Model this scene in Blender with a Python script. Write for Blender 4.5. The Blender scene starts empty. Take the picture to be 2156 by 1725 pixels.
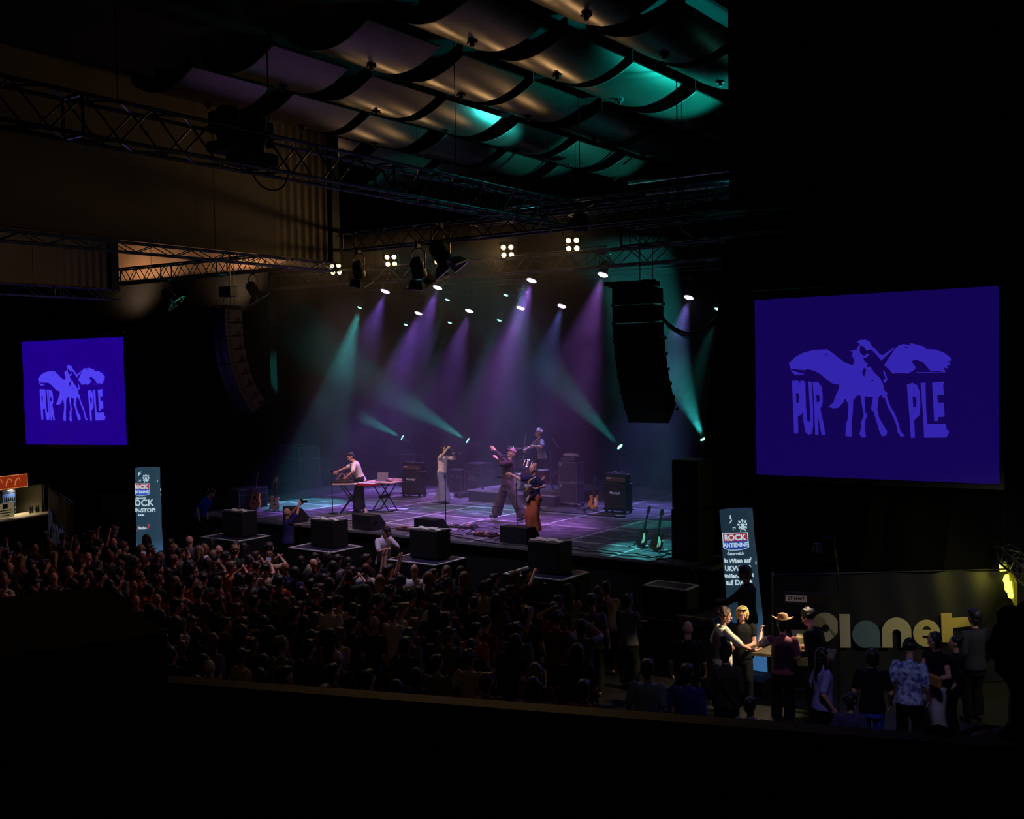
import bpy, bmesh, math, random
import numpy as np
from math import sin, cos, pi, radians, atan2, sqrt
from mathutils import Vector, Matrix, Euler, noise

SC = bpy.context.scene
COL = SC.collection
V3 = Vector

# ------------------------------------------------------------------ camera
FPX, FW, FH = 2259.4, 2156.0, 1725.0
YAW, PITCH, ROLL, EYE = radians(35.38), radians(2.16), radians(-0.833), 5.9
_f = V3((-sin(YAW)*cos(PITCH), cos(YAW)*cos(PITCH), -sin(PITCH)))
_r0 = V3((cos(YAW), sin(YAW), 0)); _u0 = _r0.cross(_f)
_r = _r0*cos(ROLL)+_u0*sin(ROLL); _u = -_r0*sin(ROLL)+_u0*cos(ROLL)
cam_data = bpy.data.cameras.new('camera')
cam = bpy.data.objects.new('camera', cam_data); COL.objects.link(cam)
m = Matrix((( _r.x,_u.x,-_f.x,0),( _r.y,_u.y,-_f.y,0),( _r.z,_u.z,-_f.z,0),(0,0,0,1)))
m.translation = V3((0,0,EYE)); cam.matrix_world = m
cam_data.sensor_fit = 'HORIZONTAL'; cam_data.sensor_width = 36; cam_data.lens = 36*FPX/FW
cam_data.clip_start = .05; cam_data.clip_end = 200
SC.camera = cam

def at(px, py, z=None, Y=None, X=None, D=None):
    """the world point that a pixel of the photograph shows on a known plane of the hall"""
    d = _f+_r*((px-FW/2)/FPX)-_u*((py-FH/2)/FPX)
    t = (z-EYE)/d.z if z is not None else Y/d.y if Y is not None else X/d.x if X is not None else D
    return V3((0,0,EYE))+d*t

# ------------------------------------------------------------------ world and exposure
w = bpy.data.worlds.new('hall_dark'); SC.world = w; w.use_nodes = True
w.node_tree.nodes['Background'].inputs[0].default_value = (.02,.022,.03,1)
w.node_tree.nodes['Background'].inputs[1].default_value = .006
vs = SC.view_settings
vs.view_transform = 'Standard'; vs.look = 'None'; vs.exposure = 0.0; vs.gamma = 1.0; vs.use_curve_mapping = False
cy = SC.cycles
cy.volume_bounces = 0; cy.max_bounces = 4; cy.diffuse_bounces = 2; cy.glossy_bounces = 2
cy.transmission_bounces = 2; cy.caustics_reflective = False; cy.caustics_refractive = False
cy.use_denoising = True; cy.use_light_tree = True; cy.sample_clamp_indirect = 3

def lin(c):
    return tuple(((x/255)/12.92 if x <= 10 else (((x/255)+.055)/1.055)**2.4) for x in c)

def spot(name, loc, aim, color, power, size, blend=.4, radius=.08):
    l = bpy.data.lights.new(name, 'SPOT'); l.color = color; l.energy = power
    l.spot_size = radians(size); l.spot_blend = blend; l.shadow_soft_size = radius
    o = bpy.data.objects.new(name, l); COL.objects.link(o); o.location = loc
    o.rotation_euler = (V3(aim)-V3(loc)).to_track_quat('-Z', 'Y').to_euler()
    o['kind'] = 'helper'
    return o

PURPLE = (.42,.16,1.0); TEAL = (.06,.75,.62); AMBER = (1.0,.62,.26); WARM = (1.0,.8,.5); MAGENTA = (.85,.22,.75)
STAGE = 1.7

# purple wash lamps, two rows of real moving heads above the stage (pixel rows checked against Y planes)
WASH = []
for px, py, Y in [(811,614,26.5),(921,606,26.5),(1119,591,26.5),(1269,579,26.5),
                  (881,660,30.6),(988,655,30.6),(1096,649,30.6),(1183,645,30.6),(1450,627,30.6)]:
    WASH.append((at(px,py,Y=Y), V3((-.10,-.42,-1)).normalized()))
BEAM = []
for px, py, Y in [(942,632,27.8),(1065,622,27.8),(947,680,30.65),(1051,675,30.65),(854,684,30.65),(1510,651,27.8),(757,648,27.8)]:
    BEAM.append((at(px,py,Y=Y), V3((-.15,-.42,-1)).normalized()))
LOWBEAM = [(at(847,922,Y=30.2), V3((-3.1,-2.9,2.3)).normalized()),
           (at(985,928,Y=30.2), V3((-3.3,-3.05,2.9)).normalized()),
           (at(1305,941,Y=30.2), V3((-2.2,-3.1,3.9)).normalized()),
           (at(1481,925,Y=29.8), V3((-.85,-1.3,3.3)).normalized())]
BLINDERS = [at(x,y,Y=24.0) for x,y in ((708,566),(824,548),(928,543),(1069,528),(1206,514))]

for i,(p,d) in enumerate(WASH):
    spot('wash_lamp_light', p+d*.12, p+d*5, [(.36,.16,1.0),(.40,.17,1.0),(.46,.18,1.0),(.56,.19,.92),(.40,.16,1.0),(.45,.17,.95),(.52,.18,.9),(.26,.30,1.0),(.30,.24,1.0)][i], (4200 if i < 4 else 3800)*(1.25 if i in (2,3,8) else 1), 38, 1.0)
for p,d in BEAM:
    spot('beam_lamp_light', p+d*.12, p+d*5, TEAL, 1000, 15, .6)
for p,d in LOWBEAM:
    spot('low_beam_light', p+d*.14, p+d*5, (.04,.72,.62), 5200 if p.x < -20 else 3800 if p.x < -14.5 else 9000, 21 if p.x < -14.5 else 30, .5, .06)
for p in BLINDERS:
    spot('blinder_light', p+V3((0,-.12,0)), p+V3((0,-5,-1.6)), (1.0,.56,.22), 150, 130, .7, .2)
# a big purple flood washing the whole stage floor, from the front truss
spot('front_wash_light', (-14,19.6,8.9), (-18,24.5,1.7), (.62,.42,1.0), 1300, 60, .9, .3)
spot('front_wash_light', (-21,19.6,8.9), (-20.5,24.5,1.7), (1.0,.60,.60), 1900, 66, .9, .3)
spot('pit_edge_fill', (-16.5,17.0,9.4), (-17.3,19.6,1.5), (.72,.62,1.0), 1100, 92, .9, .3)  # unseen spot added to brighten the white plinth edges
spot('teal_floor_light', at(757,648,Y=27.8)+V3((0,-.05,-.12)), (-25.2,24.0,1.7), (.08,.75,.72), 5200, 22, .4, .1)
spot('teal_floor_light', (-12.4,20.9,9.0), (-11.4,21.9,1.7), (.1,.75,.75), 5000, 24, .5, .1)
spot('teal_floor_light', (-18.6,26.9,8.6), (-18.8,25.7,1.7), (.2,.65,.95), 3400, 22, .4, .1)
# teal moving head pointed at the ceiling, and amber spots behind the left truss
spot('ceiling_teal_light', (-9.05,23.6,9.15), (-10.4,21.6,12.0), (.01,.80,.72), 19000, 62, .7, .15)
spot('ceiling_teal_light', (-15.6,23.6,9.7), (-16.5,21.3,12.0), (.03,.7,.65), 1300, 52, .6, .15)  # extra spot without a fixture, added to carry teal to the left sails
for x_ in (-37,-31): spot('ceiling_amber_light', (x_,25.4,8.95), (x_-.3,27,10.0), (1.0,.62,.36), 330, 150, .6, .15)

# ------------------------------------------------------------------ materials
_mats = {}
def M(name, rgb, rough=.7, metal=0.0, emit=None, estr=1.0, bump=0.0, bscale=40.0, vary=0.0, vscale=6.0, spec=.5, c2=None):
    if name in _mats: return _mats[name]
    m = bpy.data.materials.new(name); m.use_nodes = True; nt = m.node_tree
    b = nt.nodes['Principled BSDF']; c = lin(rgb)
    b.inputs['Base Color'].default_value = (*c,1); b.inputs['Roughness'].default_value = rough
    b.inputs['Metallic'].default_value = metal; b.inputs['Specular IOR Level'].default_value = spec
    tc = nt.nodes.new('ShaderNodeTexCoord')
    if vary or c2:
        n = nt.nodes.new('ShaderNodeTexNoise'); n.inputs['Scale'].default_value = vscale; n.inputs['Detail'].default_value = 5
        r = nt.nodes.new('ShaderNodeValToRGB'); r.color_ramp.elements[0].position = .38; r.color_ramp.elements[1].position = .62
        k = 1-vary
        r.color_ramp.elements[0].color = (*[x*k for x in c],1) if c2 is None else (*lin(c2),1)
        r.color_ramp.elements[1].color = (*c,1)
        nt.links.new(tc.outputs['Object'], n.inputs['Vector']); nt.links.new(n.outputs['Fac'], r.inputs['Fac'])
        nt.links.new(r.outputs['Color'], b.inputs['Base Color'])
    if bump:
        n2 = nt.nodes.new('ShaderNodeTexNoise'); n2.inputs['Scale'].default_value = bscale; n2.inputs['Detail'].default_value = 3
        bp = nt.nodes.new('ShaderNodeBump'); bp.inputs['Strength'].default_value = bump; bp.inputs['Distance'].default_value = .02
        nt.links.new(tc.outputs['Object'], n2.inputs['Vector']); nt.links.new(n2.outputs['Fac'], bp.inputs['Height'])
        nt.links.new(bp.outputs['Normal'], b.inputs['Normal'])
    if emit is not None:
        b.inputs['Emission Color'].default_value = (*lin(emit),1); b.inputs['Emission Strength'].default_value = estr
    _mats[name] = m
    return m

BLACK = M('black_paint', (16,16,18), .6, vary=.3)
TOLEX = M('black_tolex', (22,22,25), .55, bump=.3, bscale=300)
GRILL = M('speaker_grille_cloth', (34,30,30), .9, bump=.3, bscale=400)
METAL = M('bare_aluminium', (120,120,125), .35, .9, vary=.2)
TRUSSM = M('dark_truss_aluminium', (92,90,96), .4, .8, vary=.3)
CHROME = M('chrome', (220,220,225), .12, 1.0, vary=.05)
DARKMET = M('black_metal', (22,22,24), .4, .4, vary=.3)
EDGE = M('flight_case_edge', (125,122,130), .35, .8, vary=.2)
DRAPE = M('black_stage_drape', (7,7,9), .95, bump=.3, bscale=3, spec=.05)
CONC = M('black_hall_wall', (7,7,8), .9, vary=.3, spec=.15)
FLOORM = M('dark_hall_floor', (30,28,26), .6, vary=.4, bump=.2)
WHITE = M('white_tape', (225,225,225), .6, vary=.1)
CABLE = M('black_cable', (14,14,15), .5, vary=.2)
SKIN = M('light_skin', (205,150,128), .5, vary=.12, vscale=12)
SKIN2 = M('tan_skin', (160,108,84), .5, vary=.12, vscale=12)
EYE_M = M('eye_dark', (20,14,12), .25, vary=.1)

# ------------------------------------------------------------------ mesh helpers
def frame(z, x=None):
    z = V3(z).normalized()
    x = V3(x) if x is not None else (V3((1,0,0)) if abs(z.x) < .9 else V3((0,1,0)))
    x = (x-z*x.dot(z)).normalized(); y = z.cross(x)
    return Matrix((x,y,z)).transposed()

class MB:
    def __init__(s): s.v = []; s.f = []
    def add(s, vs, fs):
        o = len(s.v); s.v += [tuple(v) for v in vs]; s.f += [tuple(i+o for i in f) for f in fs]; return s
    def box(s, c, size, R=None, bev=0.0):
        x,y,z = [a/2 for a in size]; c = V3(c)
        b = min(bev, x*.6, y*.6, z*.6)
        if b <= 0:
            vs = [V3((i*x,j*y,k*z)) for i in (-1,1) for j in (-1,1) for k in (-1,1)]
            fs = [(0,1,3,2),(4,6,7,5),(0,4,5,1),(2,3,7,6),(0,2,6,4),(1,5,7,3)]
        else:
            vs = []; idx = {}
            for i in (-1,1):
                for j in (-1,1):
                    for k in (-1,1):
                        for a in range(3):
                            p = [i*(x-b), j*(y-b), k*(z-b)]; p[a] = (i*x,j*y,k*z)[a]
                            idx[(i,j,k,a)] = len(vs); vs.append(V3(p))
            fs = []
            for a in range(3):
                o1,o2 = [(1,2),(2,0),(0,1)][a]
                for sg in (-1,1):
                    q = []
                    for u,v in ((-1,-1),(1,-1),(1,1),(-1,1)):
                        key = [0,0,0]; key[a] = sg; key[o1] = u; key[o2] = v; q.append(idx[(*key,a)])
                    fs.append(tuple(q) if sg > 0 else tuple(reversed(q)))
            for a in range(3):
                o1,o2 = [(1,2),(2,0),(0,1)][a]
                for u in (-1,1):
                    for v in (-1,1):
                        k0 = [0,0,0]; k1 = [0,0,0]; k0[o1]=k1[o1]=u; k0[o2]=k1[o2]=v; k0[a]=-1; k1[a]=1
                        fs.append((idx[(*k0,o1)],idx[(*k1,o1)],idx[(*k1,o2)],idx[(*k0,o2)]))
            for i in (-1,1):
                for j in (-1,1):
                    for k in (-1,1): fs.append(tuple(idx[(i,j,k,a)] for a in range(3)))
        if R is not None: vs = [R @ v for v in vs]
        return s.add([c+v for v in vs], fs)
    def ring(s, secs, n=12, cap=True):
        """secs: list of (centre, xaxis, yaxis) -> lofted tube"""
        vs = []; fs = []
        for c,x,y in secs:
            for i in range(n):
                a = 2*pi*i/n; vs.append(V3(c)+V3(x)*cos(a)+V3(y)*sin(a))
        for k in range(len(secs)-1):
            for i in range(n):
                j = (i+1)%n; fs.append((k*n+i,k*n+j,(k+1)*n+j,(k+1)*n+i))
        if cap:
            fs.append(tuple(reversed(range(n)))); fs.append(tuple(range((len(secs)-1)*n, len(secs)*n)))
        return s.add(vs, fs)
    def cyl(s, a, b, r, r2=None, n=12):
        a = V3(a); b = V3(b); r2 = r if r2 is None else r2; F = frame(b-a)
        return s.ring([(a,F.col[0]*r,F.col[1]*r),(b,F.col[0]*r2,F.col[1]*r2)], n)
    def cap(s, a, b, ra, rb, n=12):
        """a capsule with two radii"""
        a = V3(a); b = V3(b); d = b-a
        if d.length < 1e-5: d = V3((0,0,1e-3))
        F = frame(d); z = d.normalized(); X,Y = F.col[0],F.col[1]; sec = []
        for t in (-.98,-.7,-.35): q = sqrt(1-t*t); sec.append((a+z*ra*t, X*ra*q, Y*ra*q))
        sec.append((a,X*ra,Y*ra)); sec.append((b,X*rb,Y*rb))
        for t in (.35,.7,.98): q = sqrt(1-t*t); sec.append((b+z*rb*t, X*rb*q, Y*rb*q))
        return s.ring(sec, n)
    def ell(s, c, r, R=None, n=12, k=8):
        c = V3(c); sec = []
        R = R or Matrix.Identity(3)
        for i in range(k+1):
            t = -cos(pi*(.04+.92*i/k)); q = sqrt(max(0,1-t*t))
            sec.append((c+R@V3((0,0,r[2]*t)), R@V3((r[0]*q,0,0)), R@V3((0,r[1]*q,0))))
        return s.ring(sec, n)
    def tube(s, pts, r, n=6):
        pts = [V3(p) for p in pts]; sec = []; X = None
        for i,p in enumerate(pts):
            d = (pts[min(i+1,len(pts)-1)]-pts[max(i-1,0)])
            F = frame(d, X); X = F.col[0].copy(); rr = r[i] if isinstance(r,(list,tuple)) else r
            sec.append((p, F.col[0]*rr, F.col[1]*rr))
        return s.ring(sec, n)
    def lathe(s, prof, c=(0,0,0), R=None, n=20):
        c = V3(c); R = R or Matrix.Identity(3)
        return s.ring([(c+R@V3((0,0,z)), R@V3((max(r,1e-4),0,0)), R@V3((0,max(r,1e-4),0))) for r,z in prof], n)
    def prism(s, poly, d, T=None):
        """2d outline in local x,z extruded along y from 0 to d, then T (4x4)"""
        T = T or Matrix.Identity(4); n = len(poly)
        vs = [T@V3((x,0,z)) for x,z in poly]+[T@V3((x,d,z)) for x,z in poly]
        fs = [tuple(range(n)), tuple(reversed(range(n,2*n)))]
        fs += [(i,n+i,n+(i+1)%n,(i+1)%n) for i in range(n)]
        return s.add(vs, fs)
    def sheet(s, g, th=None):
        """grid of points -> surface"""
        r,c = len(g), len(g[0]); vs = [p for row in g for p in row]
        fs = [(i*c+j,i*c+j+1,(i+1)*c+j+1,(i+1)*c+j) for i in range(r-1) for j in range(c-1)]
        if th:
            n = len(vs); vs2 = [V3(p)+V3(th) for p in vs]
            fs2 = [tuple(reversed([q+n for q in f])) for f in fs]
            b = [j for j in range(c)]+[i*c+c-1 for i in range(1,r)]+[(r-1)*c+j for j in range(c-2,-1,-1)]+[i*c for i in range(r-2,0,-1)]
            fs2 += [(b[i],b[i-1],b[i-1]+n,b[i]+n) for i in range(len(b))]
            return s.add(vs+vs2, fs+fs2)
        return s.add(vs, fs)
    def mesh(s, name, smooth=False):
        me = bpy.data.meshes.new(name); me.from_pydata(s.v, [], s.f); me.update()
        bm = bmesh.new(); bm.from_mesh(me); bmesh.ops.recalc_face_normals(bm, faces=bm.faces); bm.to_mesh(me); bm.free()
        if smooth:
            me.polygons.foreach_set('use_smooth', [True]*len(me.polygons))
            try: me.set_sharp_from_angle(angle=radians(38))
            except Exception: pass
        return me
    def build(s, name, mat, parent=None, smooth=False, label=None, loc=None):
        o = bpy.data.objects.new(name, s.mesh(name, smooth)); COL.objects.link(o)
        o.data.materials.append(mat)
        if parent: o.parent = parent
        if loc is not None: o.location = loc
        if label: o['label'] = label
        return o

def thing(name, label, cat, loc=(0,0,0), rz=0.0, group=None, sc=1.0):
    o = bpy.data.objects.new(name, None); COL.objects.link(o); o.empty_display_size = .1
    o.location = loc; o.rotation_euler = (0,0,rz); o.scale = (sc,)*3; o['label'] = label; o['category'] = cat
    if group: o['group'] = group
    return o
def tag(o, label, cat, group=None):
    o['label'] = label; o['category'] = cat
    if group: o['group'] = group
    return o
def struct(o, label=None):
    o['kind'] = 'structure'
    if label: o['label'] = label
    return o
def dup(root, loc=None, rz=None, label=None, group=None, sc=None):
    r = root.copy(); COL.objects.link(r)
    def rec(a, b):
        for ch in a.children:
            c = ch.copy(); COL.objects.link(c); c.parent = b; rec(ch, c)
    rec(root, r)
    if loc is not None: r.location = loc
    if rz is not None: r.rotation_euler = (0,0,rz)
    if label: r['label'] = label
    if group: r['group'] = group
    if sc: r.scale = (sc,)*3
    return r
def setmat(o, mat):
    o.material_slots[0].link = 'OBJECT'; o.material_slots[0].material = mat
WORKSHOP = bpy.data.scenes.new('workshop')      # a side scene so that evaluating one mesh stays quick
def evaluate(o):
    WORKSHOP.collection.objects.link(o)
    with bpy.context.temp_override(scene=WORKSHOP, view_layer=WORKSHOP.view_layers[0]): dg = bpy.context.evaluated_depsgraph_get()
    me = bpy.data.meshes.new_from_object(o.evaluated_get(dg)); WORKSHOP.collection.objects.unlink(o)
    return me
def text(name, s, size, T, mat, parent=None, ext=.002, off=0.0, align='CENTER', sx=1.0, shear=0.0, space=1.0):
    cu = bpy.data.curves.new(name, 'FONT'); cu.body = s; cu.size = size; cu.extrude = ext; cu.offset = off
    cu.align_x = align; cu.shear = shear; cu.space_character = space; cu.resolution_u = 3
    t = bpy.data.objects.new(name, cu); me = evaluate(t)
    bpy.data.objects.remove(t)
    # text lies in xy; stand it up in xz facing -y
    me.transform(T @ Matrix.Rotation(pi/2, 4, 'X') @ Matrix.Diagonal((sx,1,1,1)))
    me.materials.clear(); me.materials.append(mat)
    o = bpy.data.objects.new(name, me); COL.objects.link(o)
    if parent: o.parent = parent
    return o
def TR(x=0, y=0, z=0, rz=0.0, rx=0.0, ry=0.0):
    return Matrix.Translation((x,y,z)) @ Matrix.Rotation(rz,4,'Z') @ Matrix.Rotation(ry,4,'Y') @ Matrix.Rotation(rx,4,'X')

# ------------------------------------------------------------------ the hall
def wall(name, c, size, mat=CONC, label=None):
    return struct(MB().box(c, size).build(name, mat), label)
wall('floor', (-15,18,-.1), (62,50,.2), FLOORM)
wall('ceiling', (-15,18,13.55), (62,50,.1), CONC)
wall('wall_back', (-15,36,6.7), (62,.2,13.6))
wall('wall_left', (-45.6,18,6.7), (.2,50,13.6))
wall('wall_right', (15.6,18,6.7), (.2,50,13.6))
wall('wall_front', (-15,-6.6,6.7), (62,.2,13.6))
wall('wall_stage_right', (2.8,26.6,6.7), (23.2,.3,13.6), CONC, 'black wall to the right of the stage behind the big screen')
wall('wall_stage_left', (-37.2,26.6,4.75), (15.6,.3,9.5), CONC, 'black wall to the left of the stage')

# stage: deck of scuffed panels
def deck_mat():
    m = bpy.data.materials.new('scuffed_black_stage_deck'); m.use_nodes = True; nt = m.node_tree; L = nt.links
    b = nt.nodes['Principled BSDF']; tc = nt.nodes.new('ShaderNodeTexCoord')
    br = nt.nodes.new('ShaderNodeTexBrick'); br.offset = 0; br.inputs['Scale'].default_value = 1
    br.inputs['Brick Width'].default_value = 2.0; br.inputs['Row Height'].default_value = 2.0
    br.inputs['Mortar Size'].default_value = .045; br.inputs['Mortar Smooth'].default_value = .3
    br.inputs['Color1'].default_value = (.085,.085,.095,1); br.inputs['Color2'].default_value = (.035,.035,.042,1); br.inputs['Mortar'].default_value = (.42,.42,.45,1)
    L.new(tc.outputs['Object'], br.inputs['Vector'])
    mp = nt.nodes.new('ShaderNodeMapping'); mp.inputs['Scale'].default_value = (1.2,5.5,1); mp.inputs['Rotation'].default_value = (0,0,.25)
    L.new(tc.outputs['Object'], mp.inputs['Vector'])
    n = nt.nodes.new('ShaderNodeTexNoise'); n.inputs['Scale'].default_value = 1.3; n.inputs['Detail'].default_value = 9; n.inputs['Roughness'].default_value = .72
    L.new(mp.outputs[0], n.inputs['Vector'])
    r = nt.nodes.new('ShaderNodeValToRGB'); r.color_ramp.elements[0].position = .50; r.color_ramp.elements[1].position = .64
    r.color_ramp.elements[0].color = (0,0,0,1); r.color_ramp.elements[1].color = (1,1,1,1); L.new(n.outputs['Fac'], r.inputs['Fac'])
    mx = nt.nodes.new('ShaderNodeMixRGB'); mx.inputs[2].default_value = (.38,.38,.42,1)
    mu = nt.nodes.new('ShaderNodeMath'); mu.operation = 'MULTIPLY'; mu.inputs[1].default_value = .6
    L.new(r.outputs['Color'], mu.inputs[0]); L.new(mu.outputs[0], mx.inputs[0]); L.new(br.outputs['Color'], mx.inputs[1])
    L.new(mx.outputs[0], b.inputs['Base Color']); b.inputs['Roughness'].default_value = .42
    return m
struct(MB().box((-30.3,28.0,.84), (7.6,10.9,1.68)).build('floor_side_stage', BLACK), 'black side stage area left of the deck')
struct(MB().box((-18,27.0,STAGE-.05), (16.9,12.8,.1)).build('floor_stage_deck', deck_mat()), 'scuffed black stage deck of square panels')
struct(MB().box((-18.1,20.75,.8), (16.2,.1,1.6)).box((-26.35,26.7,.8), (.1,12,1.6)).build('wall_stage_skirt', BLACK), 'black skirt below the stage edge')
struct(MB().box((-18,20.585,STAGE-.03), (16.9,.03,.06)).build('trim_stage_edge', M('stage_edge_strip',(150,150,155),.4,.5,vary=.2)), 'pale metal strip along the front edge of the stage')

# drapes around the stage, folded cloth
def drape(name, a, b, z0, z1, label, fold=.07, k=2.2, lean=0.0, zb=None):
    a = V3((*a,0)); b = V3((*b,0)); L = (b-a).length; n = max(6,int(L*k*4)); d = (b-a).normalized(); nn = V3((-d.y,d.x,0)); g = []
    for j in range(9):
        t = j/8; row = []
        for i in range(n+1):
            s = i/n; p = a+d*(L*s)+nn*(fold*sin(s*L*k*2*pi+.4*sin(t*3)))+d*(lean*(1-t))
            row.append(p+V3((0,0,z0+(z1-z0)*t)))
        g.append(row)
    return tag(MB().sheet(g, nn*.02).build(name, DRAPE, None, True), label, 'drape', 'black drapes around the stage')
drape('stage_drape', (-31,33.2), (-9,33.2), 1.7, 12.6, 'black backdrop curtain across the rear of the stage', fold=.025, k=.7)
# right leg of the proscenium, its near edge slopes inwards towards the floor
g = []
for j in range(13):
    t = j/12; z = 1.72+(9.9-1.72)*t; x0 = -10.62+.98*t; row = []
    for i in range(25):
        s = i/24; row.append(V3((x0+(7.6)*s, 21.9+.07*sin(s*60), z)))
    g.append(row)
tag(MB().sheet(g, (0,.02,0)).build('stage_drape', DRAPE, None, True), 'black masking curtain right of the stage, its edge sloping inwards to the floor', 'drape', 'black drapes around the stage')
g = []
for j in range(5):
    z = 8.7+4.6*j/4; g.append([V3((-8.05+9*i/30, 18.2+.08*sin(i*1.9), z)) for i in range(31)])
tag(MB().sheet(g, (0,.02,0)).build('stage_drape', DRAPE, None, True), 'black masking drape hanging from the ceiling above the big right screen', 'drape', 'black drapes around the stage')
# ------------------------------------------------------------------ ceiling sails
SAIL = M('satin_ceiling_sail', (72,66,60), .29, .8, vary=.06, vscale=1.5)
BOLT = M('sail_fixing', (18,18,18), .6)
def sail(xr, y0, w, l, z=12.0, sag=.5, label=None, tiltz=0.0):
    t = thing('ceiling_sail', label, 'ceiling panel', (xr-w/2, y0+l/2, z), 0, 'sagging sails under the ceiling')
    g = []
    for j in range(9):
        y = -l/2+l*j/8; row = []
        for i in range(17):
            u = -1+2*i/16; row.append(V3((u*w/2, y, -sag*(cos(u*pi/2)**.9)+tiltz*(j/8))))
        g.append(row)
    MB().sheet(g, (0,0,.03)).build('cloth', SAIL, t, True)
    fa = []
    for i in range(17):
        u = -1+2*i/16; zz = -sag*(cos(u*pi/2)**.9); fa.append([V3((u*w/2,-l/2,zz-.02)), V3((u*w/2,-l/2,zz+.3))])
    MB().sheet(fa, (0,-.03,0)).build('front_fascia', BLACK, t, True)
    MB().box((-.1,.25,-sag-.02), (.16,.1,.03)).cyl((-.1,.25,-sag+.02),(-.1,.25,-sag-.1),.04).box((-.1,.25,-sag-.02),(.05,.2,.03)).build('fixing', BOLT, t)
    return t
ROWN = {14.0:'nearest row', 16.7:'second row', 19.15:'third row', 22.0:'fourth row', 24.75:'fifth row', 27.4:'row above the drums', 30.0:'rearmost row'}
COLN = {-8.15:'far right column', -10.5:'column right of the stage speakers', -12.9:'middle right column', -15.3:'middle left column', -17.62:'left column', -19.95:'column beside the hanging cloth', -22.3:'column behind the hanging cloth'}
for y0, l in ((14.0,2.0),(16.7,2.1),(19.15,2.15),(22.0,2.3),(24.75,2.0),(27.4,2.0),(30.0,2.0)):
    for xr in (-8.15,-10.5,-12.9,-15.3,-17.62,-19.95,-22.3):
        if xr == -8.15 and y0 > 20: continue
        if xr == -22.3 and y0 < 24: continue
        if xr == -19.95 and y0 < 19: continue
        if xr > -11 and y0 > 27: continue
        tone = 'teal-lit' if xr > -13 and 19 < y0 < 25 else 'amber-edged' if y0 < 19 or xr < -15 else 'dim'
        sail(xr, y0, 1.95, l, 12.0, .32, f'{tone} sagging ceiling sail, {ROWN[y0]}, {COLN[xr]}')
# steel beams between the columns of sails
for i, (x, nm) in enumerate(((-9.35,'rightmost'),(-11.72,'second from the right'),(-14.1,'central'),(-16.45,'second from the left'),(-18.8,'leftmost'))):
    t = thing('roof_beam', f'{nm} dark steel roof beam running away between the ceiling sails', 'beam', (x,23,12.05), 0, 'roof beams between the sails')
    MB().box((0,0,.12),(.16,18,.04)).box((0,0,-.12),(.16,18,.04)).box((0,0,0),(.03,18,.22)).build('flanges', DARKMET, t)
    MB().box((.12,0,-.05),(.05,18,.05)).box((-.12,0,-.05),(.03,18,.03)).build('conduit', METAL, t)
for y, z, x0, x1, nm in ((27.9,11.3,-15.5,-9.6,'nearer'),(28.9,11.1,-15.5,-9.2,'farther')):
    tag(MB().cyl((x0,y,z),(x1,y,z),.05).build('roof_pipe', METAL), f'{nm} thin metal pipe crossing under the roof near the curtain', 'pipe')

# hanging white baffles on the left
CANVAS = M('grey_canvas', (134,122,104), .75, bump=.25, bscale=2.0, vary=.12, vscale=.7)
def baffle(x, y0, y1, z0, z1, label):
    t = thing('hanging_cloth', label, 'hanging cloth', (x, (y0+y1)/2, z0), 0, 'big hanging cloth walls at the left')
    g = []
    for j in range(13):
        z = (z1-z0)*j/12; row = []
        for i in range(240):
            y = y0+(y1-2.5-y0)*i/60 if i < 60 else y1-2.5+2.2*(i-60)/179; e = max(0, 1-(y1-y)/2.2)
            row.append(V3((.012*sin(y*1.3)+.035*e*sin(y*26)*(1-.45*j/12), y-(y0+y1)/2, z)))
        g.append(row)
    MB().sheet(g, (-.03,0,0)).build('canvas', CANVAS, t, True)
    MB().box((-.05,(y1-y0)/2-.1,(z1-z0)/2),(.3,.26,z1-z0+.1)).build('end_post', BLACK, t)
    MB().cyl((.0,-(y1-y0)/2,(z1-z0)+.03),(0,(y1-y0)/2,(z1-z0)+.03),.035).build('top_pipe', DARKMET, t)
    return t
baffle(-19.9, 4.5, 20.25, 8.75, 12.25, 'huge pale hanging cloth wall at the upper left, folded near its far end')
baffle(-29.2, 8.0, 20.1, 8.55, 12.2, 'second hanging cloth wall, farther left behind the big one')
struct(MB().box((-36.2,27.1,11.5),(17.6,.2,3.9)).build('wall_upper_left', M('brown_panel_wall',(150,120,95),.8,vary=.3,vscale=.5)), 'amber lit brown wall seen through the gap above the left truss')

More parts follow.
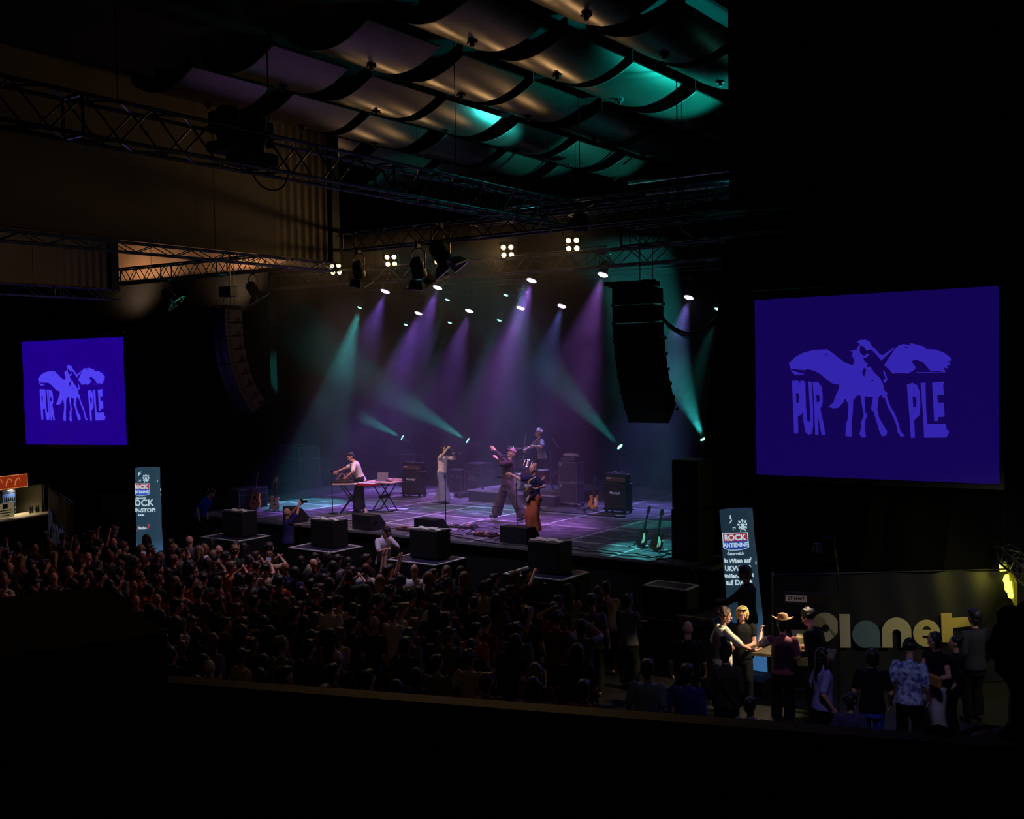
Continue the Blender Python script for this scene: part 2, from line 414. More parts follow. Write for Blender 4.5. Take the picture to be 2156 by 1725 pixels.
# ------------------------------------------------------------------ trusses
def truss(label, a, b, w=.42, h=.48, r=.026, pitch=.55, group=None, mat=None, chains=(.25,.75)):
    mat = mat or TRUSSM
    a = V3(a); b = V3(b); L = (b-a).length; rz = atan2(b.y-a.y, b.x-a.x)
    t = thing('lighting_truss', label, 'truss', a, rz, group)
    t.rotation_euler = (0, -math.asin((b.z-a.z)/L), rz)
    for y in (-w/2,w/2):
        for z in (0,h):
            MB().cyl((0,y,z),(L,y,z),r,n=8).build('chord', mat, t, True)
    lb = MB(); n = max(2,int(L/pitch)); q = r*.55
    for i in range(n):
        x0 = L*i/n; x1 = L*(i+1)/n
        for y in (-w/2,w/2):
            lb.cyl((x0,y,0 if i%2 else h),(x1,y,h if i%2 else 0),q,n=5)
        for z in (0,h):
            lb.cyl((x0,-w/2 if i%2 else w/2,z),(x1,w/2 if i%2 else -w/2,z),q,n=5)
    for k in range(int(L/3)+1):
        x = min(3.0*k, L)
        for y in (-w/2,w/2): lb.cyl((x,y,0),(x,y,h),r*.8,n=6)
        for z in (0,h): lb.cyl((x,-w/2,z),(x,w/2,z),r*.8,n=6)
    lb.build('lattice', mat, t)
    if chains:
        for k in chains: MB().cyl((L*k,0,h),(L*k,0,13.52-a.z),.007,n=5).build('hoist_chain', DARKMET, t)
    return t
truss('long lattice truss slanting across the upper left towards the stage', (-12.75,5.2,9.0), (-12.75,19.9,9.0), .45,.52,.03,.5)
truss('cross truss carrying spotlights in front of the stage', (-19.8,20.6,9.05), (-8.6,20.6,9.05), .45,.45,.026,.5, chains=(.214,.636,.85))
truss('truss along the bottom edge of the big hanging cloth', (-19.75,4.5,8.48), (-19.75,20.1,8.48), .22,.2,.022,.5)
truss('truss along the bottom edge of the farther hanging cloth', (-29.0,9.0,8.2), (-29.0,20.0,8.2), .3,.3,.022,.5)
truss('upstage truss holding the amber blinders over the band', (-26.6,24.25,8.62), (-10.4,24.25,8.50), .42,.42,.026,.5, chains=(.423,.711))
truss('dark truss in front of the amber wall at the left', (-35.2,24.2,9.3), (-26.6,24.2,9.25), .45,.5,.03,.42, mat=M('silhouette_truss',(12,8,8),.6,.4,vary=.3))  # backlit silhouette put into the colour, darker than the other trusses
truss('high cross truss behind the spotlight truss', (-17.5,23.0,9.75), (-10.0,23.0,9.75), .35,.35,.022,.5, chains=(.323,.643))
truss('truss running to the right above the black side curtain', (-11.7,20.9,8.55), (-7.9,20.9,8.60), .4,.42,.026,.5, chains=(.374,.9))

# ------------------------------------------------------------------ lamps
def moving_head(label, p, d, r, lens, lensm, group, cat='stage light', base=True, hang=None):
    """p: middle of the lens, d: beam direction; the yoke hangs from above"""
    p = V3(p); d = V3(d).normalized(); t = thing('moving_head_lamp', label, cat, p, 0, group)
    F = frame(d); c = -d*(r*1.7); hang = hang if base else None
    MB().ring([(c-d*r*1.2, F.col[0]*r*.7, F.col[1]*r*.7),(c-d*r*.6, F.col[0]*r*1.05, F.col[1]*r*1.05),(c+d*r*1.2, F.col[0]*r*1.12, F.col[1]*r*1.12),(-d*.012, F.col[0]*r*1.15, F.col[1]*r*1.15)], 16).build('head', BLACK, t, True)
    MB().ring([(V3((0,0,0)), F.col[0]*r, F.col[1]*r),(d*r*.12, F.col[0]*r*.8, F.col[1]*r*.8),(d*r*.17, F.col[0]*r*.3, F.col[1]*r*.3)], 20).build('lens', lensm, t, True)
    s = 1 if base else -1; top = c.z+s*r*2.4
    y = MB()
    for k in (-1,1):
        y.tube([c+V3((k*r*1.25,0,-.2*r)), c+V3((k*r*1.35,0,s*r*1.2)), V3((c.x+k*r*.9,c.y,top)), V3((c.x,c.y,top))], r*.14, 6)
    y.build('yoke', DARKMET, t)
    MB().box((c.x,c.y,top+s*r*.35),(r*2.2,r*1.8,r*.8),bev=.02).build('base', BLACK, t)
    if hang: MB().cyl((c.x,c.y,top),(c.x,c.y,hang-p.z-.029),.018,n=6).build('hanging_rod', DARKMET, t)
    return t, top+s*r*.75+p.z
WL = M('purple_white_lens', (40,30,60), .3, emit=(238,214,255), estr=9)
TL = M('teal_white_lens', (20,50,50), .3, emit=(120,255,225), estr=6)
rown = ['front row far left','front row beside the hanging folded light','front row right of centre','front row near the line array',
        'back row far left','back row left of centre','back row right of centre','back row right','alone right of the line array']
for i,(p,d) in enumerate(WASH):
    t, zt = moving_head(f'purple-white wash light over the stage, {rown[i]}', p, d, .145, .145, WL, 'purple wash lights', hang=9.35 if i < 4 else 8.9)
tn = ['under the amber pair, front','under the amber fours, front','back row centre left','back row centre','back row far left','beside the right curtain','at the far left of the rig']
for i,(p,d) in enumerate(BEAM):
    moving_head(f'small teal beam light hanging over the stage, {tn[i]}', p, d, .075, .07, TL, 'teal beam lights above', hang=8.75 if p.y < 30 else 8.9)
for nm, y, z, x0, x1 in (('front',26.595,9.35,-26,-15.5),('middle',27.85,8.75,-27,-12),('rear',30.695,8.9,-27,-13)):
    tag(MB().cyl((x0,y,z),(x1,y,z),.03,n=8).cyl((-24.4,y,z),(-24.4,y,13.5),.007,n=5).cyl((-17.43,y,z),(-17.43,y,13.5),.007,n=5).build('lighting_bar', DARKMET), f'{nm} dark pipe bar carrying lamps over the stage', 'pipe', 'lamp bars over the stage')
lown = ['leftmost','behind the singer in cream','behind the right amplifier','beside the right curtain']
for i,(p,d) in enumerate(LOWBEAM):
    t, zt = moving_head(f'upright teal beam light on a low stand, {lown[i]}', p, d, .10, .1, TL, 'teal beam lights on stands', base=False)
    b = MB()
    for k in range(3):
        a = k*2*pi/3; b.cyl((p.x,p.y,2.0),(p.x+.35*cos(a),p.y+.35*sin(a),1.72),.015,n=6)
    b.cyl((p.x,p.y,1.75),(p.x,p.y,zt),.022,n=8)
    tag(b.build('light_stand', DARKMET), f'black stand under a teal beam light, {lown[i]}', 'stand', 'lamp stands behind the band')
BL = M('warm_blinder_lens', (120,90,50), .3, emit=(255,214,130), estr=9)
bn = ['at the left end by the hanging cloth','second from the left','behind the folded barn doors','second from the right','rightmost']
for i,p in enumerate(BLINDERS):
    t = thing('blinder_lamp', f'glowing amber four-lamp blinder, {bn[i]}', 'stage light', p, .35, 'amber blinders on the truss')
    t.rotation_euler = (radians(18),0,.45)
    MB().box((0,.06,0),(.44,.1,.44),bev=.02).build('housing', BLACK, t)
    for x in (-.105,.105):
        for z in (-.105,.105):
            MB().lathe([(.03,0),(.085,0),(.094,.05),(.094,.056)], (x,0,z), frame((0,-1,0))).build('reflector', CHROME, t, True)
            MB().ell((x,-.056,z),(.066,.022,.066)).build('lamp', BL, t, True)
    MB().tube([(-.25,.06,0),(-.27,.06,.32),(0,.06,.36),(.27,.06,.32),(.25,.06,0)],.015).build('bracket', DARKMET, t)

# big theatre spots with barn doors hanging from the front truss
SPILL = M('lit_door_edge', (230,225,215), .35, .5, vary=.1)  # pale rim colour puts the blinders' light on the door edges
def barn_spot(label, top, aim, s=1.0, flaps=True):
    top = V3(top); t = thing('theatre_spotlight', label, 'stage light', top, 0, 'theatre spotlights with barn doors')
    d = V3(aim).normalized(); c = V3((0,0,-.62*s)); F = frame(d, (1,0,0))
    MB().ring([(c-d*.30*s,F.col[0]*.12*s,F.col[1]*.12*s),(c-d*.2*s,F.col[0]*.19*s,F.col[1]*.19*s),(c+d*.2*s,F.col[0]*.2*s,F.col[1]*.2*s)],14).build('housing', BLACK, t, True)
    MB().tube([c+V3((-.23*s,0,0)),V3((-.24*s,0,-.2*s)),V3((-.1*s,0,-.08*s)),V3((.1*s,0,-.08*s)),V3((.24*s,0,-.2*s)),c+V3((.23*s,0,0))],.018*s,6).build('yoke', DARKMET, t)
    MB().box((0,0,-.02),(.08,.12,.12)).build('clamp', DARKMET, t)
    R = Matrix((F.col[0],F.col[1],d)).transposed()
    for k in range(4):
        a = k*pi/2; ax = F.col[0]*cos(a)+F.col[1]*sin(a); sd = d.cross(ax)
        e0 = c+d*.21*s+ax*.2*s; out = (d*.8+ax*.55).normalized()*.26*s
        p = [e0-sd*.17*s, e0+sd*.17*s, e0+out+sd*.24*s, e0+out-sd*.24*s]
        th = ax*.008
        MB().add(p+[q+th for q in p],[(0,1,2,3),(7,6,5,4),(0,4,5,1),(1,5,6,2),(2,6,7,3),(3,7,4,0)]).build('barn_door', BLACK, t)
        MB().tube([p[3],p[2]],.019*s,5).build('door_rim', SPILL, t)
    return t
barn_spot('largest theatre spotlight with bright-rimmed barn doors, hanging before the single amber lamp', (-16.65,20.55,9.45), (.45,.25,-.8), 1.15)
barn_spot('theatre spotlight with barn doors hanging left of the largest one', (-17.25,20.375,8.985), (-.1,.5,-.85), .95)
barn_spot('theatre spotlight with barn doors at the left end of the front truss', (-19.25,20.375,8.985), (-.2,.45,-.85), .8)
barn_spot('theatre spotlight catching amber light above the left line array', (-31.8,23.975,9.225), (.5,.4,-.7), .9)
barn_spot('dim theatre spotlight under the left truss, right of the left line array', (-27.4,23.975,9.19), (.3,.4,-.8), .9)
for x,y,z,r,nm in ((-12.75,11.2,9.55,.24,'midway along'),(-12.75,10.75,9.6,.2,'just left of the middle of'),(-12.75,6.6,9.5,.25,'at the near end of')):
    t = thing('moving_head_lamp', f'unlit black moving light sitting {nm} the long slanting truss', 'stage light', (x,y,z), 0, 'unlit moving lights on the long truss')
    MB().lathe([(.02,-r*1.4),(r*.8,-r*1.2),(r,-r*.3),(r,r*.9),(r*.7,r*1.3),(.02,r*1.35)],(0,0,0)).build('head', BLACK, t, True)
    MB().box((0,-r*1.2,0),(r*1.2,.08,r*1.6),bev=.02).box((0,r*1.2,0),(r*1.2,.08,r*1.6),bev=.02).build('yoke', DARKMET, t)
    MB().box((0,0,-r*1.7),(r*2.2,r*2.6,r*.8),bev=.03).build('base', BLACK, t)
tag(MB().tube([(-12.52, 11.35+.36*cos(a), 8.985-.30*sin(a)) for a in [x*pi/14 for x in range(15)]],.014).build('hanging_cable', CABLE), 'loop of black cable hanging below the long slanting truss', 'cable')
tag(MB().cyl((-12.75,11.55,9.5),(-12.75,11.55,13.5),.012,n=6).build('hoist_chain', DARKMET), 'thin hoist chain rising from the long slanting truss', 'chain')
for x in (-12.68,-10.27):
    t = thing('chain_hoist', 'black chain hoist above the right line array, '+('left one' if x < -12 else 'right one'), 'hoist', (x,20.6,9.4))
    MB().box((0,0,-.25),(.3,.24,.4),bev=.04).cyl((-.22,0,-.25),(.22,0,-.25),.11).build('motor', BLACK, t)
    MB().cyl((0,0,-.05),(0,0,4.0),.012,n=6).build('chain', DARKMET, t)

# ------------------------------------------------------------------ line arrays
def line_array(label, base, rz, n, w, h, d, curve, mat, top=13.5, holes=False):
    t = thing('line_array', label, 'loudspeaker', base, rz)
    MB().box((0,0,.06),(w+.12,.1,.12)).box((0,.35,.06),(.1,d*1.2,.12)).box((w/2-.02,.0,.06),(.08,d,.1)).box((-w/2+.02,0,.06),(.08,d,.1)).build('fly_frame', DARKMET, t)
    MB().cyl((0,.375,.1),(0,.375,top-base[2]),.012,n=6).cyl((.3,.375,.1),(.3,.375,top-base[2]),.010,n=6).build('sling', DARKMET, t)
    y = 0; z = 0; ang = 0
    for k in range(n):
        ang = radians(curve*(k/(n-1))**1.4*n) if n > 1 else 0
        R = Matrix.Rotation(ang,3,'X')
        cz = V3((0,y,z)); f = h*.97
        # wedge: front taller than back
        poly = [(-w/2,0),(w/2,0),(w/2,-f),(-w/2,-f)]
        vs = []
        for yy,sh in ((0,0.0),(d,.09*h)):
            for x,zz in poly:
                zc = zz-(sh if zz == 0 else -sh); vs.append(cz+R@V3((x*(1 if yy == 0 else .88),yy,zc)))
        s_ = MB().add(vs,[(0,1,2,3),(7,6,5,4),(0,4,5,1),(1,5,6,2),(2,6,7,3),(3,7,4,0)])
        c = s_.build('speaker_cabinet', mat, t)
        for sx in (-1,1): MB().add([cz+R@V3((sx*w*.31+u*w*.15,-.006,-h*.5+v*h*.4)) for u,v in ((-1,-1),(1,-1),(1,1),(-1,1))]+[cz+R@V3((sx*w*.31+u*w*.15,.0,-h*.5+v*h*.4)) for u,v in ((-1,-1),(1,-1),(1,1),(-1,1))],[(0,1,2,3),(7,6,5,4),(0,4,5,1),(1,5,6,2),(2,6,7,3),(3,7,4,0)]).build('grille', BLACK if not holes else BOLT, c)
        if holes:
            hm = MB()
            for u,v in ((.25,-.3),(.25,-.68),(.8,-.72)):
                hm.box(cz+R@V3((w/2*.97,d*u,h*v)),(.03,.07,.08),R=R)
            hm.build('handle_recess', BOLT, c)
        hk = MB().box(cz+R@V3((w/2+.01,d*.8,-h*.95)),(.03,.1,.06)).box(cz+R@V3((-w/2-.01,.04,-h*.97)),(.04,.06,.05))
        hk.build('rigging_link', DARKMET, c)
        step = R@V3((0,0,-h)); y += step.y; z += step.z
    return t
ARR = M('array_black_paint',(12,12,14),.6)
line_array('huge black curved line array hanging before the right half of the stage', (-11.05,20.0,7.6), .05, 8, .95, .385, .64, 4.2, ARR, top=9.025)
line_array('smaller pale grey line array hanging at the left of the stage', (-25.05,20.6,7.75), -.30, 8, .95, .40, .55, 4.2, M('array_grey_paint',(46,38,40),.7,vary=.1), holes=True)
tag(MB().tube([at(x,y,Y=21.2) for x,y in ((1392,664),(1402,678),(1420,692),(1440,701),(1462,702),(1482,694),(1497,682),(1512,668))],.035,8).tube([at(x,y,Y=21.25) for x,y in ((1392,668),(1410,690),(1435,706),(1460,708),(1490,696),(1512,674))],.025,6).tube([at(x,y,Y=21.2) for x,y in ((1415,692),(1440,712),(1465,715),(1490,702),(1508,680))],.008,5).build('cable_bundle', CABLE), 'thick bundle of black cables slung from the right line array to the curtain', 'cable')
t = thing('motor_controller_box','small lit control box with teal lamp above the left line array','box',(-25.2,21.1,8.3))
MB().box((0,0,0),(.5,.3,.3),bev=.02).build('case', DARKMET, t); MB().tube([(.1,-.16,.1),(.05,-.2,-.2),(-.05,-.16,-.35)],.012).build('cable', METAL, t)

# ------------------------------------------------------------------ projection screens with the winged horse
LOGO_H = [  # outline pieces traced in the crop frame of the big screen
 # body, left wing, neck and head
 [(365,660),(420,610),(480,580),(560,562),(655,558),(700,590),(790,660),(850,682),(862,640),(840,605),(850,580),(830,572),(880,560),(885,540),(905,520),(880,505),(905,488),(945,486),(975,500),(990,530),(1030,570),(1055,600),(1075,605),(1160,548),(1165,552),(1080,630),(1062,645),(1045,620),(1010,580),(985,560),(960,570),(935,560),(925,535),(900,560),(905,590),(935,610),(960,590),(975,600),(945,625),(925,620),(940,655),(960,665),(955,700),(980,690),(1005,730),(1050,775),(1075,820),(1085,870),(1115,898),(1095,905),(1080,930),(1060,905),(1040,925),(1030,1020),(1000,1030),(985,1010),(1000,925),(935,915),(880,908),(850,945),(845,1040),(825,1080),(810,1075),(815,1000),(805,955),(785,930),(775,960),(735,1000),(700,1005),(662,990),(700,960),(720,905),(745,850),(745,825),(700,820),(655,790),(610,750),(560,720),(500,705),(490,715),(380,705)],
 [(815,1060),(845,1040),(835,1120),(835,1220),(790,1215),(795,1130)],
 [(905,905),(935,915),(940,1040),(957,1050),(940,1100),(935,1150),(945,1225),(915,1228),(895,1200),(912,1150),(905,1120),(930,1060),(915,980)],
 [(1000,1020),(1030,1015),(1045,1080),(1080,1140),(1105,1180),(1100,1210),(1070,1220),(1050,1190),(1030,1120)],
 [(1080,900),(1100,905),(1130,990),(1165,1050),(1190,1120),(1205,1180),(1238,1215),(1210,1225),(1185,1190),(1175,1130),(1150,1070),(1110,990)],
 # right wing
 [(1085,680),(1120,630),(1160,570),(1190,535),(1230,520),(1280,530),(1290,515),(1385,540),(1400,560),(1480,565),(1540,590),(1592,630),(1585,660),(1560,640),(1588,680),(1560,690),(1570,710),(1535,700),(1550,738),(1480,725),(1440,730),(1380,660),(1330,640),(1290,650),(1325,700),(1310,720),(1265,745),(1200,738),(1150,745),(1125,715)],
 [(1330,735),(1440,735),(1540,738),(1480,742),(1330,740)],
 [(1075,720),(1090,730),(1110,790),(1090,815),(1078,800),(1095,780)],
 [(375,712),(400,740),(485,745),(410,748)],
 # P U R
 [(388,795),(430,793),(455,815),(470,850),(478,900),(475,1000),(460,1050),(430,1062),(432,1185),(418,1195),(402,1190),(395,1000)],
 [(452,793),(487,800),(492,1000),(498,1095),(512,1105),(528,1095),(522,1000),(512,800),(535,803),(545,1000),(545,1140),(535,1195),(515,1203),(490,1190),(475,1120),(468,1000)],
 [(545,803),(585,805),(610,840),(618,900),(618,960),(600,1010),(620,1100),(637,1207),(610,1205),(592,1110),(583,1060),(585,1205),(562,1203),(555,1000)],
 # P L E
 [(1257,830),(1300,815),(1335,835),(1352,880),(1357,980),(1350,1060),(1310,1098),(1315,1230),(1285,1232),(1278,1100),(1265,940)],
 [(1360,815),(1397,815),(1400,1000),(1407,1125),(1548,1128),(1555,1170),(1572,1180),(1570,1200),(1552,1230),(1385,1230),(1378,1050)],
 [(1448,815),(1538,807),(1530,840),(1537,910),(1485,912),(1490,966),(1535,966),(1540,1072),(1490,1075),(1492,1105),(1462,1105),(1455,950)]]
HOLES = [[(418,890),(432,886),(440,900),(438,960),(422,965)], [(572,905),(590,903),(598,930),(592,955),(576,958)], [(1300,925),(1320,918),(1330,945),(1325,1000),(1305,1000)],
 [(935,700),(950,712),(935,770),(918,730)], [(905,530),(925,535),(950,560),(930,572),(905,565)], [(985,790),(1010,795),(995,803)],[(1240,540),(1270,545),(1250,552)],[(635,590),(660,598),(645,602)]]
BIG0, BIG1 = at(1584,629,Y=21.0), at(2103,607,Y=21.0)
BZ0, BZ1 = 3.66, 7.26
def crop_to_uv(x, y):
    p = at(1560+x/3.594, 580+y/3.594, Y=21.0)
    return (p.x-(-6.40))/4.62, (p.z-(BZ0+BZ1)/2)/3.6
def proj_screen(label, loc, rz, bg, fg, ry=0.0):
    t = thing('projection_screen', label, 'screen', loc, rz); t.rotation_euler = (0,ry,rz)
    W2, H2 = 2.33, 1.8
    MB().box((0,.06,0),(2*W2+.16,.05,2*H2+.22),bev=.01).build('frame', M('screen_border',(40,38,36),.7), t)
    MB().box((0,.02,0),(2*W2,.04,2*H2)).build('screen_surface', bg, t)
    lm = MB()
    for poly in LOGO_H: lm.prism([(u*4.62, v*3.6) for u,v in (crop_to_uv(*q) for q in poly)], .01, TR(0,-.012,0))
    lm.build('winged_horse_emblem', fg, t)
    hm = MB()
    for poly in HOLES: hm.prism([(u*4.62, v*3.6) for u,v in (crop_to_uv(*q) for q in poly)], .006, TR(0,-.017,0))
    hm.build('emblem_gap', bg, t)
    MB().cyl((-W2-.05,.06,H2+.15),(W2+.05,.06,H2+.15),.05).build('roller', DARKMET, t)
    MB().cyl((-W2*.8,.06,H2+.15),(-W2*.8,.06,13.52-loc[2]),.006,n=5).cyl((W2*.8,.06,H2+.15),(W2*.8,.06,13.52-loc[2]),.006,n=5).build('suspension_cable', DARKMET, t)
    return t
proj_screen('large projection screen right of the stage showing a winged horse in violet', (-6.40,21.0,(BZ0+BZ1)/2), 0,
  M('deep_violet_projection',(10,5,20),.8,emit=(19,4,82)), M('violet_logo_projection',(10,5,20),.8,emit=(50,36,172)), ry=-.006)
proj_screen('smaller looking projection screen at the far left showing the same winged horse', (-33.45,21.2,5.33), .18,
  M('bright_violet_projection',(10,5,20),.8,emit=(29,0,132)), M('bright_logo_projection',(10,5,20),.8,emit=(78,64,240)), ry=-.012)

moving_head('dark moving light aimed up at the ceiling sails, behind the right masking curtain', (-9.05,23.6,9.15), (-.4,-.5,1), .12, .12, TL, None, base=False)
tag(MB().box((-9.05,23.6,8.62),(.5,.5,.06)).cyl((-9.3,23.6,8.65),(-9.3,23.6,13.5),.01,n=6).cyl((-8.8,23.6,8.65),(-8.8,23.6,13.5),.01,n=6).build('lamp_shelf', DARKMET), 'hanging shelf carrying the moving light aimed at the ceiling', 'shelf')
# ------------------------------------------------------------------ people
def remesh(mb, name, voxel, smooth=2, wr=0.0, wf=(9,9,3), mat=None):
    me = mb.mesh(name); o = bpy.data.objects.new(name, me)
    r = o.modifiers.new('r','REMESH'); r.mode = 'VOXEL'; r.voxel_size = voxel; r.adaptivity = 0
    if smooth:
        s = o.modifiers.new('s','SMOOTH'); s.iterations = smooth; s.factor = .5
    out = evaluate(o)
    bpy.data.objects.remove(o); bpy.data.meshes.remove(me); out.name = name
    if wr:
        n = len(out.vertices); co = np.empty(n*3,'f'); no = np.empty(n*3,'f')
        out.vertices.foreach_get('co', co); out.vertices.foreach_get('normal', no); co = co.reshape(-1,3); no = no.reshape(-1,3)
        k = np.array([noise.noise((c[0]*wf[0],c[1]*wf[1],c[2]*wf[2])) for c in co.tolist()],'f')
        out.vertices.foreach_set('co', (co+no*(wr*k)[:,None]).ravel()); out.update()
    out.polygons.foreach_set('use_smooth',[True]*len(out.polygons))
    out.materials.clear()
    if mat: out.materials.append(mat)
    return out
def ik(a, b, l1, l2, pole):
    a = V3(a); b = V3(b); d = b-a; L = min(d.length, (l1+l2)*.999); dn = d.normalized(); b2 = a+dn*L
    x = (l1*l1-l2*l2+L*L)/(2*L); h = sqrt(max(0,l1*l1-x*x)); p = V3(pole); p = (p-dn*p.dot(dn))
    p = p.normalized() if p.length > 1e-4 else V3((0,0,1))
    return a+dn*x+p*h, b2
def hand(mb, w, d, n, curl, fine=True, side=1):
    """palm + four unequal fingers + thumb; w wrist, d pointing direction, n palm normal"""
    d = V3(d).normalized(); n = V3(n); n = (n-d*n.dot(d)).normalized(); s = d.cross(n)*side
    mb.ell(w+d*.045, (.04,.02,.052), Matrix((s,n,d)).transposed())
    if not fine:
        mb.ell(w+d*.10+n*.02*curl,(.036,.018,.05),Matrix((s,n,d)).transposed()); return
    for k,(o,l) in enumerate(((-.03,.068),(-.010,.082),(.010,.078),(.030,.060))):
        b = w+d*.085+s*o; a1 = curl*.9; a2 = curl*2.0
        d1 = d*cos(a1)+n*sin(a1); d2 = d*cos(a2)+n*sin(a2)
        m1 = b+d1*l*.5; mb.cap(b-d*.02,m1,.0098,.0092,8); mb.cap(m1,m1+d2*l*.5,.0092,.0078,8)
    tb = w+d*.03-s*.03; td = (d*.6-s*.75+n*.35).normalized(); m1 = tb+td*.042
    mb.cap(tb,m1,.013,.011,8); mb.cap(m1,m1+(td*.7+d*.5+n*curl*.3).normalized()*.032,.011,.009,8)

def person(label, cat='person', loc=(0,0,0), rz=0.0, group=None, voxel=.011, h=1.75, lean=(0,0,0), headrot=(0,0,0), pel=(0,0,.95),
           wr=None, wl=None, er=(0.3,-1,-.2), el=(-.3,-1,-.2), ar=(.10,0,.085), al=(-.10,0,.085), kr=(.1,1,0), kl=(-.1,1,0), toer=(.15,1,0), toel=(-.15,1,0),
           handr=None, handl=None, curl=.5, nr=None, nl=None, fine=True, skin=None, hair='short', hairmat=None, shirt=None, sleeve=.7, hem=-.10, trousers=None, leg=(.10,.085,.085), legend=.96,
           shoes=None, girth=1.0, wrk=.012, eyes=True, skirt=False, sleeveless=False, shoulders=1.0):
    skin = skin or SKIN; t = thing('person', label, cat, loc, rz, group, h/1.75)
    pel = V3(pel); R = Euler(tuple(map(radians,lean)),'XYZ').to_matrix()
    U = lambda x,y,z: pel+R@V3((x,y,z))
    sw = .185*shoulders
    sR,sL = U(sw,0,.455),U(-sw,0,.455); hR,hL = pel+V3((.09,0,-.03)),pel+V3((-.09,0,-.03))
    wr = V3(wr) if wr else U(.27,.06,-.03); wl = V3(wl) if wl else U(-.27,.06,-.03)
    eR,wr = ik(sR,wr,.29,.26,er); eL,wl = ik(sL,wl,.29,.26,el)
    kR,ar2 = ik(hR,ar,.43,.42,kr); kL,al2 = ik(hL,al,.43,.42,kl); ar,al = V3(ar2),V3(al2)
    HR = R@Euler(tuple(map(radians,headrot)),'XYZ').to_matrix(); nk = U(0,0,.52); Hh = lambda x,y,z: nk+HR@V3((x,y,z-.52))
    def torso(mb, g, z0, z1, flare=0.0):
        sec = []
        for z,rx,ry,yo in ((-.30,.165,.125,0),(-.20,.165,.12,0),(-.10,.162,.118,-.005),(0,.155,.112,0),(.12,.14,.102,.005),(.26,.155,.112,.005),(.38,.172,.118,0),(.45,.158,.10,-.008),(.50,.085,.075,-.008)):
            if z < z0-1e-6 or z > z1+1e-6: continue
            f = flare*max(0,(.3-z)); sec.append((U(0,yo,z), R@V3(((rx*girth+g+f)*(shoulders if z > .3 else 1),0,0)), R@V3((0,ry*girth+g+f,0))))
        mb.ring(sec, 20)
    b = MB(); torso(b, 0, -.10, .50)
    b.ell(pel+V3((0,0,-.06)),(.15*girth,.11*girth,.12))
    b.cap(U(0,-.01,.46),Hh(0,.0,.60),.058,.052)
    for a,e,ww in ((sR,eR,wr),(sL,eL,wl)):
        b.cap(a,e,.052,.042); b.cap(e,ww,.042,.027)
    hdR = V3(handr) if handr else (wr-eR); hdL = V3(handl) if handl else (wl-eL)
    hand(b, wr, hdR, V3(nr) if nr else R@V3((-1,0.3,0)), curl, fine, 1); hand(b, wl, hdL, V3(nl) if nl else R@V3((1,.3,0)), curl, fine, -1)
    for hp,k,a in ((hR,kR,ar),(hL,kL,al)):
        b.cap(hp,k,.085*girth,.056); b.cap(k,a,.056,.04)
    # head
    b.ell(Hh(0,.012,.715),(.076,.094,.108),HR,16,12); b.cap(Hh(0,.035,.655),Hh(0,.062,.625),.056,.040)
    b.cap(Hh(0,.100,.70),Hh(0,.122,.672),.010,.016,8); b.cap(Hh(-.035,.088,.728),Hh(.035,.088,.728),.017,.017,8)
    b.cap(Hh(-.02,.097,.638),Hh(.02,.097,.638),.011,.011,8)
    for s in (-1,1): b.ell(Hh(s*.078,.0,.69),(.012,.022,.032),HR,8,6); b.ell(Hh(s*.045,.075,.672),(.02,.02,.02),HR,8,6)
    bo = bpy.data.objects.new('body', remesh(b,'body',voxel,1,mat=skin)); COL.objects.link(bo); bo.parent = t
    if eyes:
        e = MB()
        for s in (-1,1): e.ell(Hh(s*.030,.094,.702),(.013,.008,.008),HR,10,6)
        e.build('eyes', EYE_M, t, True)
        e = MB().cap(Hh(-.021,.108,.638),Hh(.021,.108,.638),.004,.004,6); e.build('lips', M('lip_colour',(140,70,66),.5,vary=.1), t, True)
    vc = max(voxel,.013)
    def addm(nm, mb, mat, v=vc, w_=0, wf=(9,9,3), sm=2):
        o = bpy.data.objects.new(nm, remesh(mb,nm,v,sm,w_,wf,mat)); COL.objects.link(o); o.parent = t; return o
    if shirt:
        s = MB(); torso(s, .022, hem, .50, .04 if hem < 0 else 0)
        if not sleeveless:
            for a,e,ww in ((sR,eR,wr),(sL,eL,wl)):
                if sleeve <= 1: s.cap(a,a.lerp(e,sleeve*.9),.068,.066)
                else: s.cap(a,e,.068,.056); s.cap(e,e.lerp(ww,(sleeve-1)*.93),.056,.042)
        s.cap(U(0,-.012,.47),U(0,-.012,.50),.075,.07)
        addm('shirt', s, shirt, w_=wrk)
    if trousers:
        s = MB(); g = girth
        s.ring([(pel+V3((0,0,z)),V3((rx*g,0,0)),V3((0,ry*g,0))) for z,rx,ry in ((-.2,.17,.135),(-.1,.178,.135),(.0,.168,.125),(.09,.155,.115))],18)
        if skirt: s.ring([(pel+V3((0,0,z)),V3((rx,0,0)),V3((0,ry,0))) for z,rx,ry in ((-.5,.28,.24),(-.1,.2,.15),(.08,.15,.12))],18)
        for hp,k,a in ((hR,kR,ar),(hL,kL,al)):
            s.cap(hp,k,leg[0]*g,leg[1]); e = k.lerp(a,legend); F = frame(e-k)
            s.ring([(k,F.col[0]*leg[1],F.col[1]*leg[1]),(k.lerp(e,.5),F.col[0]*(leg[1]+leg[2])/2,F.col[1]*(leg[1]+leg[2])/2),(e,F.col[0]*leg[2],F.col[1]*leg[2])],14)
        addm('trousers', s, trousers, w_=wrk*1.3, wf=(10,10,2.2))
    s = MB()
    for a,td in ((ar,toer),(al,toel)):
        td = V3(td).normalized(); s.cap(a+V3((0,0,-.035)),a+td*.03+V3((0,0,-.045)),.045,.04); s.cap(a+td*.0+V3((0,0,-.05)),a+td*.15+V3((0,0,-.052)),.04,.034)
    addm('shoes', s, shoes or BLACK, .012)
